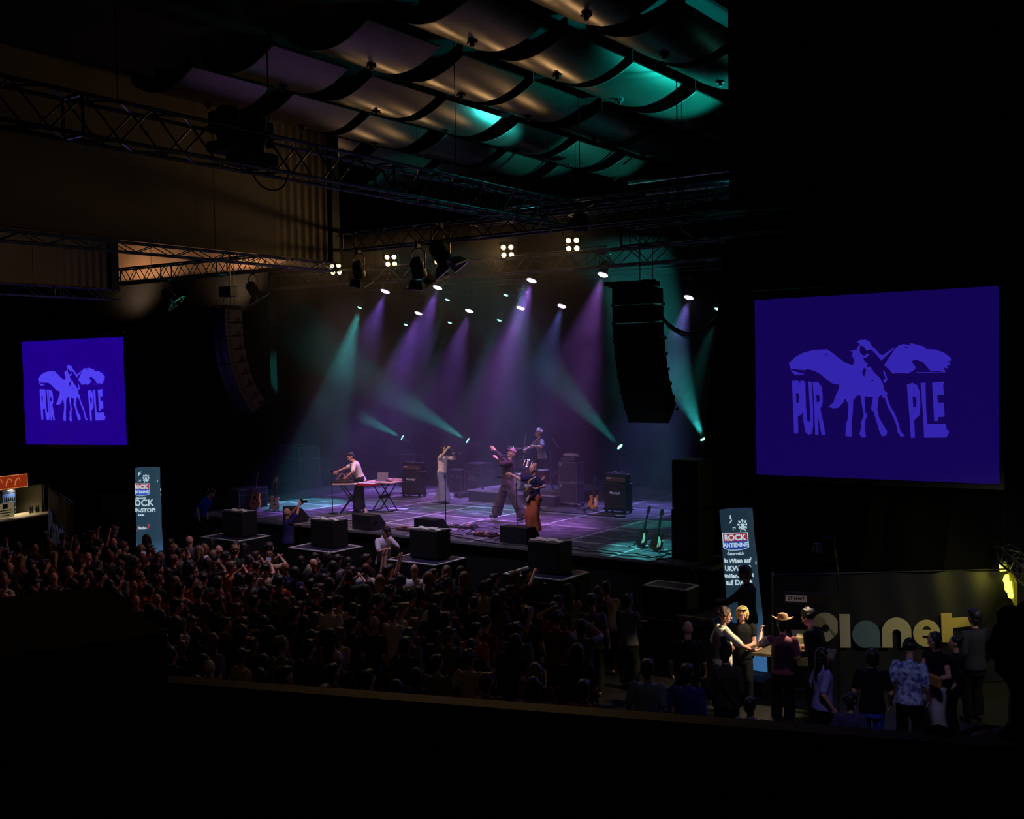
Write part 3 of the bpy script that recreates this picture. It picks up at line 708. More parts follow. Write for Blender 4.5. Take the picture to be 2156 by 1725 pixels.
    hm = hairmat or M('dark_brown_hair',(38,26,22),.6,bump=.5,bscale=120,vary=.3,vscale=50)
    s = MB()
    if hair == 'bald': pass
    elif hair == 'short':
        s.ell(Hh(0,-.016,.748),(.094,.104,.098),HR,16,10); s.ell(Hh(0,-.055,.675),(.082,.056,.085),HR); s.cap(Hh(-.05,.06,.80),Hh(.05,.055,.80),.034,.034)
    elif hair == 'long':
        s.ell(Hh(0,-.012,.74),(.092,.102,.096),HR,16,10); s.ring([(Hh(0,-.045,.70),HR@V3((.095,0,0)),HR@V3((0,.07,0))),(Hh(0,-.07,.55),HR@V3((.11,0,0)),HR@V3((0,.05,0))),(U(0,-.11,.34),R@V3((.10,0,0)),R@V3((0,.03,0)))],14)
        for k in (-1,1): s.cap(Hh(k*.085,.02,.72),Hh(k*.10,.02,.54),.028,.026)
    elif hair == 'bob':
        s.ell(Hh(0,-.012,.74),(.094,.104,.096),HR,16,10); s.ring([(Hh(0,-.03,.72),HR@V3((.105,0,0)),HR@V3((0,.085,0))),(Hh(0,-.035,.60),HR@V3((.10,0,0)),HR@V3((0,.065,0)))],14)
        for k in (-1,1): s.cap(Hh(k*.09,.03,.73),Hh(k*.085,.04,.62),.026,.022)
    elif hair == 'curly':
        rr = random.Random(len(label)); s.ell(Hh(0,-.015,.75),(.10,.108,.10),HR,16,10)
        for _ in range(34):
            th = rr.uniform(0,2*pi); ph = rr.uniform(-.35,1.4); dx,dy,dz = cos(th)*cos(ph),sin(th)*cos(ph),sin(ph)
            if dy > .45 and dz < .55: continue
            s.ell(Hh(dx*.10,-.02+dy*.108,.74+dz*.105),(.026,.026,.026),HR,8,6)
    elif hair == 'bun':
        s.ell(Hh(0,-.012,.742),(.086,.098,.092),HR,16,10); s.ell(Hh(0,-.09,.80),(.045,.045,.045),HR); s.ell(Hh(0,-.05,.69),(.076,.05,.06),HR)
    elif hair == 'cap':
        s.ell(Hh(0,-.035,.68),(.08,.07,.07),HR)
    if s.v: addm('hair', s, hm, .010 if voxel < .014 else .014, .006, (30,30,30), 1)
    if hair == 'cap':
        s = MB().ell(Hh(0,-.005,.755),(.088,.102,.085),HR,16,10).ell(Hh(0,.11,.755),(.07,.08,.014),HR)
        addm('cap', s, hairmat or BLACK, .010, 0)
    info = dict(t=t,U=U,H=Hh,HR=HR,R=R,wr=wr,wl=wl,eR=eR,eL=eL,sR=sR,sL=sL,hdR=hdR.normalized(),hdL=hdL.normalized())
    return t, info
def face(dx, dy): return atan2(-dx, dy)
def cloth(name, rgb, **k): return M(name, rgb, .85, bump=.15, bscale=180, vary=.12, vscale=5, spec=.2, **k)
def W(t, p):      # local point of a thing -> world
    return Matrix.Translation(t.location) @ t.rotation_euler.to_matrix().to_4x4() @ Matrix.Diagonal((*t.scale,1)) @ V3(p)

def mic(label, a, d, group='vocal microphones'):
    a = V3(a); d = V3(d).normalized(); t = thing('microphone', label, 'microphone', a, 0, group)
    MB().cyl((0,0,0),d*.17,.012,.02,10).build('handle', DARKMET, t, True); MB().ell(d*.20,(.028,.028,.028)).build('head_grille', METAL, t, True)
    return t
def mic_stand(label, base, h, boom=None, group='microphone stands'):
    base = V3(base); t = thing('microphone_stand', label, 'microphone stand', base, 0, group)
    MB().lathe([(.01,0),(.15,0),(.15,.02),(.03,.035)]).build('base', DARKMET, t, True)
    MB().cyl((0,0,.02),(0,0,h),.012,n=8).build('pole', DARKMET, t, True)
    MB().cyl((0,0,h-.05),(0,0,h+.03),.02).build('clutch', DARKMET, t)
    if boom is not None: MB().cyl(-V3(boom)*.15+V3((0,0,h)),V3((0,0,h))+V3(boom),.009,n=6).build('boom_arm', METAL, t)
    return t
S = STAGE
# --- keyboard player
CREAM = cloth('cream_shirt',(235,220,190)); NAVYT = cloth('navy_tshirt',(30,30,72)); BLK = cloth('black_cloth',(18,18,22)); ORANGE = cloth('rust_orange_trousers',(176,92,52))
JEANS = cloth('pale_blue_denim',(126,128,146)); GREYCHK = M('grey_checked_shirt',(120,118,122),.85,vary=.45,vscale=38); CAMO = M('brown_camouflage_trousers',(74,58,50),.85,vscale=9,c2=(34,28,28)); BROWNTOP = cloth('dark_brown_top',(62,46,44))
kp = at(757,1078,z=S); kf = face(-.75,-.66)
kb, I = person('musician in cream short-sleeved shirt and black wide trousers leaning over the synthesizer table', loc=kp, rz=kf, voxel=.008, h=1.80,
    lean=(-19,0,0), headrot=(-8,8,18), pel=(0,-.04,.96), wr=(.26,.62,1.17), wl=(-.30,.36,1.04), er=(.6,-.6,-.3), el=(-1,-.6,0), ar=(.13,0,.085), al=(-.13,.02,.085),
    shirt=CREAM, sleeve=.85, hem=-.10, trousers=BLK, leg=(.13,.15,.17), hair='short', hairmat=M('dark_hair',(34,24,26),.55,bump=.5,bscale=120,vary=.3,vscale=50), curl=.7)
MB().box(I['U'](-.09,.135,.33),(.05,.01,.06),R=I['R']).build('chest_badge', M('red_badge',(120,40,40)), kb)
# --- singer in cream, profile
vp_ = at(932,1060,z=S)
vo, I = person('singer with long dark hair, cream top and wide grey-blue jeans', loc=vp_, rz=face(.93,.12), voxel=.008, h=1.80,
    lean=(-4,0,0), headrot=(6,0,0), wr=(.16,.30,1.70), wl=(-.14,.34,1.52), er=(1,.4,-.2), el=(-1,.2,-.8), ar=(.12,.16,.085), al=(-.12,-.16,.085), nr=(-1,0,-.2), curl=1.0,
    shirt=CREAM, sleeve=.7, hem=-.08, trousers=JEANS, leg=(.12,.14,.19), legend=1.0, hair='long', hairmat=M('black_hair',(16,12,14),.5,bump=.5,bscale=120,vary=.3,vscale=50))
mic('microphone held by the singer in cream', W(vo,(.02,.20,1.60)), V3((.25,.02,.05)))
mic('second microphone pointing right at the chest of the singer in cream', W(vo,(-.15,.36,1.50)), V3((1,.15,.12)))
# --- runner
rp = at(1070,1097,z=S)
ru, I = person('performer in brown top and camouflage trousers striding with one arm flung out', loc=rp, rz=face(-.52,-.60), voxel=.008, h=2.02,
    lean=(7,9,0), headrot=(16,-8,30), pel=(0,0,.93), wr=(.74,.22,1.76), wl=(-.02,.27,1.52), er=(.2,-1,-.6), el=(-1,.2,-.6), ar=(.38,.22,.085), al=(-.34,-.30,.10), toer=(.6,1,0), toel=(-.4,1,-.2), handr=(.8,.3,.35), curl=.35,
    shirt=BROWNTOP, sleeve=1.75, hem=-.12, trousers=CAMO, leg=(.12,.12,.13), hair='cap', hairmat=M('pale_cap',(150,120,110),.8,vary=.1), skin=SKIN)
mic('microphone at the mouth of the striding performer', W(ru,(-.10,.26,1.60)), V3((.25,.1,-.05)))
# --- bassist
bp_ = at(1127,1127,z=S)
ba, I = person('bass player in navy T-shirt and wide rust-orange trousers stretching out one arm', loc=bp_, rz=face(-.42,-.90), voxel=.008, h=1.78,
    lean=(-2,2,0), headrot=(2,0,18), wr=(.62,.30,1.48), wl=(-.46,.20,1.22), er=(0,-.6,-1), el=(-.6,-.8,-.5), ar=(.10,.02,.085), al=(-.11,.02,.085), handr=(.9,.3,.12), nr=(0,1,.1), nl=(0,-.2,1), curl=.4,
    shirt=NAVYT, sleeve=.8, hem=-.13, trousers=ORANGE, leg=(.12,.13,.135), legend=.92, wrk=.02, hair='bun', hairmat=M('pink_blond_hair',(190,140,120),.6,bump=.5,bscale=120,vary=.3,vscale=50))
text('chest_print','BERLIN',.10,Matrix.Translation(I['U'](.03,.157,.26))@I['R'].to_4x4()@Matrix.Rotation(pi,4,'Z'),M('white_print',(200,200,205),.7),ba,.003,.003)
MB().tube([I['U'](-.19,-.02,.30),I['U'](-.12,.02,.505),I['U'](-.02,.13,.42),I['U'](.10,.165,.16),I['U'](.18,.12,-.02)],.026,8).build('guitar_strap', cloth('yellow_strap',(215,170,80)), ba)
mic('microphone with grey grille in front of the bass player\'s outstretched hand', at(1062,1006,Y=bp_.y-.3), V3((-.3,-.1,.05)))
bassT = ba
# --- drummer
dr, I = person('drummer with light tousled hair and grey checked shirt behind the drum kit', loc=(-19.42,28.95,S+.35), rz=face(-.55,-.80), voxel=.008, h=1.86,
    lean=(-6,0,0), headrot=(0,0,-12), wr=(.34,.38,1.14), wl=(-.30,.36,1.28), er=(1,-.5,-.4), el=(-1,-.5,-.4), shirt=GREYCHK, sleeve=.95, hem=-.1, trousers=BLK, curl=1.1,
    hair='curly', hairmat=M('pinkish_blond_hair',(196,150,140),.6,bump=.5,bscale=120,vary=.2,vscale=50))
for nm,a,b in (('left hand','wl',(-.05,.75,1.20)),('right hand','wr',(.20,.42,1.62))):
    p = I[a]; q = W(dr,V3(p)+I['hdL' if a == 'wl' else 'hdR']*.07); e = W(dr,b)
    tag(MB().cyl(q-(e-q)*.12,e,.008,.006,8).build('drumstick', M('maple_wood',(214,184,150),.5,vary=.2)), f'wooden drumstick held in the drummer\'s {nm}', 'drumstick', 'drumsticks')

# ------------------------------------------------------------------ stage gear
def wedge(label, base, rz, group='stage monitor wedges', w=.72):
    t = thing('monitor_wedge', label, 'loudspeaker', base, rz, group)
    poly = [(-.26,0),(.26,0),(.30,.14),(.10,.40),(-.26,.40)]
    # profile in y,z extruded along x
    T = Matrix.Translation((w/2,0,0)) @ Matrix.Rotation(pi/2,4,'Z')
    MB().prism(poly, w, T).build('cabinet', TOLEX, t)
    g = MB(); a = V3((0,.30,.14)); b = V3((0,.10,.40)); n = V3((0,.26,.20)).normalized()*.006
    g.add([V3((x,p.y,p.z))+n*k for k in (0,1) for x,p in ((-w*.46,a.lerp(b,.06)),(w*.46,a.lerp(b,.06)),(w*.46,a.lerp(b,.94)),(-w*.46,a.lerp(b,.94)))],[(3,2,1,0),(4,5,6,7),(0,1,5,4),(1,2,6,5),(2,3,7,6),(3,0,4,7)])
    g.build('grille', GRILL, t); 
    for s in (-1,1): MB().box((s*(w/2+.002),-.05,.2),(.01,.14,.05)).build('side_handle', DARKMET, t)
    MB().box((.18,-.262,.10),(.06,.006,.03)).build('badge', EDGE, t)
    return t
wedge('black monitor wedge at the front left of the stage, behind the bald photographer', at(622,1098,z=S), -.5)
wedge('black monitor wedge between the first two crossed-tape speakers, before the synthesizer table', at(776,1114,z=S), -.12)
wedge('black monitor wedge right behind the microphone stand of the singer in cream', at(908,1124,z=S), -.1)
wedge('black monitor wedge at the feet of the bass player', at(1094,1142,z=S), -.05, w=.80)

def amp_text(s, x, y, z, size, par): return text('nameplate', s, size, TR(x,y,z), M('white_script',(220,220,220),.5), par, .004, .002, shear=.35)
def marshall(label, base, rz, gold=False):
    t = thing('guitar_amplifier', label, 'amplifier', base, rz, 'half stack guitar amplifiers')
    MB().box((0,0,.13+.37),(.77,.36,.74),bev=.02).build('cabinet', TOLEX, t)
    c = MB().box((0,-.178,.5),(.71,.012,.68)).build('grille_cloth', GRILL, t)
    amp_text('Marshall', 0, -.188, .56, .11, t)
    MB().box((0,0,.87+.14),(.75,.24,.27),bev=.02).build('amp_head', TOLEX, t)
    MB().box((0,-.122,.98),(.68,.012,.12)).build('control_panel', M('gold_panel',(120,84,62) if not gold else (132,92,74),.5,.3), t)
    MB().box((0,-.122,1.095),(.70,.012,.05)).build('top_grille', GRILL, t)
    MB().tube([(-.37,-.13,1.15),(.37,-.13,1.15)],.007).tube([(-.37,-.19,.87),(.37,-.19,.87)],.007).build('piping', EDGE, t)
    kn = MB()
    for k in range(8): kn.cyl((-.28+.07*k,-.128,.965),(-.28+.07*k,-.145,.965),.014,n=8)
    kn.build('knobs', METAL, t)
    MB().box((-.24,-.130,1.005),(.14,.006,.03)).build('white_label', WHITE, t)
    MB().box((0,0,.105),(.8,.42,.04)).build('wheel_board', BLACK, t)
    for x in (-.32,.32):
        for y in (-.15,.15): MB().cyl((x-.02,y,.045),(x+.02,y,.045),.045,n=10).build('caster', DARKMET, t)
    MB().box((.385,0,.72),(.012,.16,.06)).build('side_handle', DARKMET, t)
    return t
ml = marshall('guitar half stack at the rear left, between the synthesizer table and the singer', at(872,1046,z=S), .06)
mr = marshall('guitar half stack at the rear right, with cable and pedals on top', at(1302,1080,z=S), -.12, True)
for i,(x,nm) in enumerate(((-.1,'left'),(.18,'right'))):
    p = W(mr,(x,-.02,1.155)); tag(MB().box(p+V3((0,0,.02)),(.12,.08,.04),bev=.008).cyl(p+V3((.03,0,.04)),p+V3((.03,0,.055)),.012).build('effect_pedal', M('grey_pedal',(130,130,145),.4,.4)), f'small effect pedal on the rear right amplifier, {nm} one', 'pedal', 'small pedals on the amplifiers')
p = W(ml,(.0,-.02,1.155)); tag(MB().box(p+V3((0,0,.02)),(.1,.08,.04),bev=.008).ell(p+V3((0,0,.05)),(.02,.02,.02)).build('effect_pedal', M('grey_pedal',(130,130,145),.4,.4)), 'small effect pedal on the rear left amplifier', 'pedal')
# bass rack
t = thing('bass_amplifier', 'tall black bass stack of two cabinets right of the drums', 'amplifier', at(1204,1066,z=S), -.05)
for k in range(2):
    z = .10+.64*k; c = MB().box((0,0,z+.31),(.66,.42,.62),bev=.015).build('cabinet', TOLEX, t)
    MB().box((0,-.212,z+.31),(.60,.01,.56)).build('grille_cloth', GRILL, c)
    e = MB()
    for x in (-.33,.33):
        for zz in (z+.01,z+.61): e.tube([(x,-.21,zz),(x,.21,zz)],.012)
        e.tube([(x,-.215,z),(x,-.215,z+.62)],.009)
    for zz in (z+.01,z+.61): e.tube([(-.33,-.215,zz),(.33,-.215,zz)],.011)
    e.build('metal_corner', EDGE, c); MB().box((-.24,-.222,z+.54),(.09,.008,.09)).build('badge', M('grey_badge',(110,110,112),.5), c); MB().box((.2,-.222,z+.04),(.08,.008,.025)).build('badge', EDGE, c)
    MB().box((.335,0,z+.4),(.012,.14,.05)).build('side_handle', DARKMET, c)
for x in (-.28,.28):
    for y in (-.17,.17): MB().cyl((x-.02,y,.05),(x+.02,y,.05),.05,n=10).build('caster', DARKMET, t)
p = W(t,(0,0,1.36)); a = thing('amplifier_head','bass amplifier head lying on the tall bass stack','amplifier',p,-.05)
MB().box((0,0,.08),(.52,.34,.15),bev=.015).build('case', TOLEX, a); MB().box((0,-.172,.08),(.48,.008,.11)).build('front_panel', M('dim_panel',(70,66,74),.4,.5), a)
tag(MB().tube([p+V3((.27*cos(k)*(1-.01*k),.17*sin(k)*(1-.01*k),.175+.004*k)) for k in [i*.35 for i in range(54)]],.011,5).build('coiled_cable', M('pale_cable',(170,150,160),.5)), 'pale coiled cable on top of the bass amplifier', 'cable')

def flight_case(label, c, size, rz=0.0, lines=None, group='flight cases'):
    x,y,z = size; t = thing('flight_case', label, 'case', c, rz, group)
    MB().box((0,0,z/2),(x,y,z)).build('body', TOLEX, t)
    e = MB(); q = .022
    for sx in (-1,1):
        for sy in (-1,1): e.box((sx*x/2,sy*y/2,z/2),(q,q,z))
        for zz in (0,z): e.box((sx*x/2,0,zz),(q,y,q))
        e.box((sx*x/2,0,z*.72),(q*.8,y,q*.8))
    for sy in (-1,1):
        for zz in (0,z): e.box((0,sy*y/2,zz),(x,q,q))
        e.box((0,sy*y/2,z*.72),(x,q*.8,q*.8))
    e.build('metal_edging', EDGE, t)
    for s in (-1,1): MB().box((s*x*.25,-y/2-.012,z*.72),(.09,.014,.09)).build('latch', EDGE, t)
    if lines:
        for k,(s_,zz,sz) in enumerate(lines): text('stencil', s_, sz, TR(0,-y/2-.004,zz), M('grey_stencil',(110,110,118),.7), t, .002, .001)
    return t
fc = flight_case('tall flight case with stencilled lettering between the singer and the drum riser', at(997,1040,z=S)+V3((0,.3,0)), (.72,.62,1.02), -.02, [('VIENNA',.55,.09),('BACKLINE',.45,.09)])
fc2 = flight_case('dark flight case half hidden behind the rear left amplifier', at(852,1024,z=S)+V3((0,.4,0)), (.6,.5,1.15), 0)
flight_case('low dark flight case right behind the singer in cream', at(955,1035,z=S)+V3((.1,.2,0)), (.5,.45,.75), 0)
flight_case('left one of two upright flight cases with teal-lit panels behind the acoustic guitar', at(506,1072,z=S), (.62,.5,.62), -.1)
flight_case('right one of two upright flight cases directly behind the acoustic guitar', at(536,1067,z=S), (.62,.5,.62), -.1)
flight_case('flight case with pale rim high on the dark stack at the stage left rear', at(563,938,Y=28.5), (.78,.6,.46), -.4)
for k,(px,py,sz) in enumerate(((520,1048,(1.3,.7,1.1)),(575,1012,(1.1,.7,1.0)),(572,938,(1.1,.8,.02+.8)))):
    pass
flight_case('large dark trunk under the pale rimmed case at the left rear', V3((at(563,938,Y=28.5).x,28.5,S)), (1.3,.9,at(563,938,Y=28.5).z-S), -.4)
flight_case('wide dark trunk left of the pale rimmed case at the left rear', at(505,1045,z=S)+V3((-.2,3.0,0)), (1.5,.8,1.5), -.3)

# drum riser and kit
t = thing('drum_riser','low black drum platform with pale edge in the middle of the stage','platform',(-19.35,28.35,S))
MB().box((0,0,.16),(3.3,2.5,.32)).build('skirt', BLACK, t); MB().box((0,0,.335),(3.34,2.54,.03)).build('top', M('riser_top',(88,80,92),.5,vary=.4,vscale=4), t)
MB().box((0,-1.275,.335),(3.36,.012,.035)).box((1.675,0,.335),(.012,2.54,.035)).build('edge_strip', M('edge_pale',(165,160,180),.35,.5), t)
t = thing('side_platform','small black platform with metal legs beside the tall bass stack','platform',at(1150,1062,z=S)+V3((0,0,0)))
MB().box((0,0,.36),(.9,.8,.05)).build('top', M('riser_top',(88,80,92)), t)
for x in (-.4,.4):
    for y in (-.35,.35): MB().cyl((x,y,0),(x,y,.34),.02,n=6).build('leg', METAL, t)
RZ = S+.35
dk = V3((-19.45,28.05,RZ)); t = thing('drum_kit','drum kit with dark glossy shells and chrome rims on the platform','drum kit',dk,-.45)
SHELL = M('dark_red_shell',(70,22,30),.2,vary=.2); SKN = M('drum_skin',(150,140,150),.5,vary=.1)
def drum(nm, c, r, l, ax, par):
    F = frame(ax); s_ = MB().lathe([(.0,-l/2),(r,-l/2),(r,l/2),(0,l/2)],c,F,24).build(nm, SHELL, par, True)
    h_ = MB()
    for k in (-1,1): h_.lathe([(r,k*l/2-.02),(r+.012,k*l/2-.02),(r+.012,k*l/2+.012),(r,k*l/2+.012),(r,k*l/2-.02)],c,F,24)
    for i in range(8):
        a = i*pi/4; o = V3(F.col[0])*cos(a)*(r+.01)+V3(F.col[1])*sin(a)*(r+.01); z = V3(F.col[2])
        h_.cyl(V3(c)+o-z*l*.42,V3(c)+o+z*l*.42,.006,n=5)
    h_.build('hoops_and_lugs', CHROME, s_, True); MB().lathe([(0,l/2+.004),(r-.01,l/2+.004),(r-.01,l/2+.007),(0,l/2+.007)],c,F,24).build('drum_skin', SKN, s_); return s_
drum('bass_drum',(0,-.1,.29),.28,.42,(0,-1,0),t); drum('rack_tom',(-.22,.05,.80),.16,.24,(.1,.4,1),t); drum('rack_tom',(.16,.05,.82),.15,.22,(-.1,.4,1),t)
drum('floor_tom',(.55,.35,.45),.20,.38,(0,0,1),t); drum('snare_drum',(-.42,.42,.66),.18,.14,(0,.1,1),t)
CYM = M('cymbal_bronze',(200,170,120),.22,.95,vary=.08)
for c,r,tl in (((-.75,.0,1.30),.22,(.2,.2,1)),((.85,.45,1.22),.26,(-.05,.1,1)),((-.80,.42,.98),.17,(0,0,1))):
    y = MB().lathe([(.005,.03),(.04,.02),(.05,.008),(r,0),(r,-.003),(.05,.004)],c,frame(tl),24).build('cymbal', CYM, t, True)
    s_ = MB().cyl((c[0],c[1],.03),(c[0],c[1],c[2]+.05),.011,n=8)
    for k in range(3): a = k*2.1; s_.cyl((c[0],c[1],.3),(c[0]+.25*cos(a),c[1]+.25*sin(a),0.01),.009,n=6)
    s_.build('stand', CHROME, y)
MB().cyl((0,.1,.5),(-.2,.08,.75),.013).cyl((0,.1,.5),(.15,.08,.75),.013).cyl((-.42,.42,.02),(-.42,.42,.6),.013).cyl((.5,.2,.0),(.5,.2,.5),.01).cyl((.68,.45,0),(.68,.45,.5),.01).build('tom_mounts', CHROME, t)
mic_stand('thin microphone stand beside the drummer', (-18.1,28.0,RZ), 1.35, (-.35,.1,.35)); mic_stand('low microphone stand with angled boom left of the drum riser', at(1025,1027,z=RZ)+V3((-.9,.6,-.35)), .85, (.55,.0,.18))
tag(MB().tube([V3((-18.35+.28*cos(a),28.3+.1*sin(a),RZ+.3+.28*sin(a))) for a in [i*.42 for i in range(16)]],.03,6).build('coiled_cable', CABLE), 'fat black cable coil standing at the right of the drum kit', 'cable')
for px,py,nm in ((1016,1030,'left'),(1000,1029,'far left')):
    tag(MB().lathe([(0,0),(.04,0),(.04,.06),(.02,.10),(0,.10)],at(px,py,z=RZ)).build('small_bottle', DARKMET), f'small dark bottle on the front edge of the drum platform, {nm}', 'bottle')

# microphone stands at the front
sv = at(939,1117,z=S); mic_stand('straight microphone stand in front of the singer in cream', sv, 1.42)
sr = at(1089,1122,z=S); mic_stand('microphone stand behind the monitor wedge of the bass player', sr, 1.25, (.05,-.05,.25))
sb = at(1131,1072,z=S); mic_stand('tall microphone stand rising behind the bass player\'s head', sb, 1.75, (.02,.02,.22))

# synthesizer tables
def xtable(label, c, w, d, rz, h=.88, tilt=0):
    t = thing('x_stand_table', label, 'table', c, rz, 'folding X stand tables')
    MB().box((0,0,h),(w,d,.035),bev=.005).build('tabletop', M('pinkish_plywood',(214,178,160),.5,vary=.1), t)
    for y in (-d*.38,d*.38):
        MB().cyl((-w*.30,y,h-.02),(w*.30,y,.03),.018,n=8).build('leg', DARKMET, t); MB().cyl((w*.30,y+.03,h-.02),(-w*.30,y+.03,.03),.018,n=8).build('leg', DARKMET, t)
    MB().box((0,0,h*.5),(.09,d*.85,.09)).build('hinge_block', DARKMET, t)
    for s in (-1,1): MB().cyl((s*w*.30,-d*.5,.02),(s*w*.30,d*.5,.02),.02,n=8).build('foot', DARKMET, t)
    return t
k1 = at(741,1080,z=S); k2 = at(810,1076,z=S)
ta = xtable('left folding stand table with patched synthesizers', k1, 1.05, .55, .62); tb_ = xtable('right folding stand table with the laptop', k2, 1.05, .5, .05)
def on(t, x, y, z=.90): return W(t,(x,y,z))
q = thing('synthesizer','dark modular synthesizer with patch cables on the left table','synthesizer',on(ta,-.2,0),.62)
MB().box((0,0,.05),(.6,.36,.09),R=Matrix.Rotation(.12,3,'X'),bev=.01).build('case', BLACK, q); kn = MB()
for i in range(9):
    for j in range(4): kn.cyl((-.26+.065*i,-.13+.08*j,.09),(-.26+.065*i,-.13+.08*j,.12),.010,n=6)
kn.build('knobs', METAL, q); rr = random.Random(4)
for k in range(7):
    x0,x1 = rr.uniform(-.27,.0),rr.uniform(.0,.28); MB().tube([(x0+(x1-x0)*i/8, rr.uniform(-.02,.02)+.05*sin(k), .10+.17*sin(pi*i/8)) for i in range(9)],.006,5).build('patch_cable', M('pink_patch_cable',(210,150,150),.5), q)
q = thing('keyboard','red keyboard hanging over the edge in front of the musician','keyboard',on(ta,.38,-.05)+V3((.25,-.1,-.03)),.2)
MB().box((0,0,.0),(.62,.28,.07),bev=.01).build('case', M('red_keyboard',(150,20,36),.4), q); ky = MB()
for i in range(20): ky.box((-.28+.0295*i,-.05,.042),(.026,.16,.016))
ky.build('keys', WHITE, q)
q = thing('laptop','open grey laptop on the right table','laptop',on(tb_,-.12,.02),.45)
MB().box((0,0,.01),(.33,.23,.018),bev=.004).build('keyboard_base', EDGE, q); MB().box((0,.14,.12),(.33,.012,.23),R=Matrix.Rotation(-.28,3,'X')).build('display_lid', M('laptop_lid',(120,112,128),.4,.6), q)
tag(MB().tube([on(tb_,.42+.2*cos(a)*(1+.02*a),.0+.12*sin(a),.92+.004*a) for a in [i*.4 for i in range(44)]],.009,5).build('coiled_cable', M('pink_cable',(225,170,180),.5)), 'pale pink cable coiled at the right end of the laptop table', 'cable')
q = thing('audio_interface','small grey box beside the laptop','box',on(tb_,.2,0),.1); MB().box((0,0,.03),(.22,.16,.05),bev=.006).build('case', EDGE, q); MB().cyl((.05,-.08,.03),(.05,-.1,.03),.015).build('knob', DARKMET, q)
mic_stand('microphone stand before the synthesizer musician with a short boom', k1+V3((-.35,-.45,0)), 1.28, (.28,.22,.14))
for px,py,w_,nm in ((751,1076,.5,'under the synthesizer table'),(838,1072,.62,'under the laptop table')):
    tag(MB().box(at(px,py,z=S)+V3((0,0,.006)),(w_,.22,.012),R=Matrix.Rotation(.25,3,'Z')).build('paper_sheet', M('white_paper',(235,232,240),.7)), f'white sheet lying on the stage {nm}', 'paper')
tag(MB().lathe([(0,0),(.04,0),(.048,.11),(.04,.11),(.035,.01)],at(771,1079,z=S)).build('paper_cup', M('pale_cup',(225,205,205),.6)), 'pale paper cup on the stage at the musician\'s feet', 'cup')
for i,(px,nm) in enumerate(((682,'left'),(689,'right'))):
    b0 = at(px,1022,z=S); t = thing('water_bottle', f'clear water bottle at the left rear stage edge, {nm} one', 'bottle', V3((-27.6,27.6,S))+V3((i*.16+1.25,i*.05,0)), 0, 'water bottles at the rear left')
    MB().lathe([(0,0),(.04,0),(.042,.2),(.018,.26),(.018,.29)],(0,0,0)).build('bottle_body', M('bottle_plastic',(190,205,210),.1), t, True); MB().cyl((0,0,.29),(0,0,.31),.02).build('cap', WHITE, t)

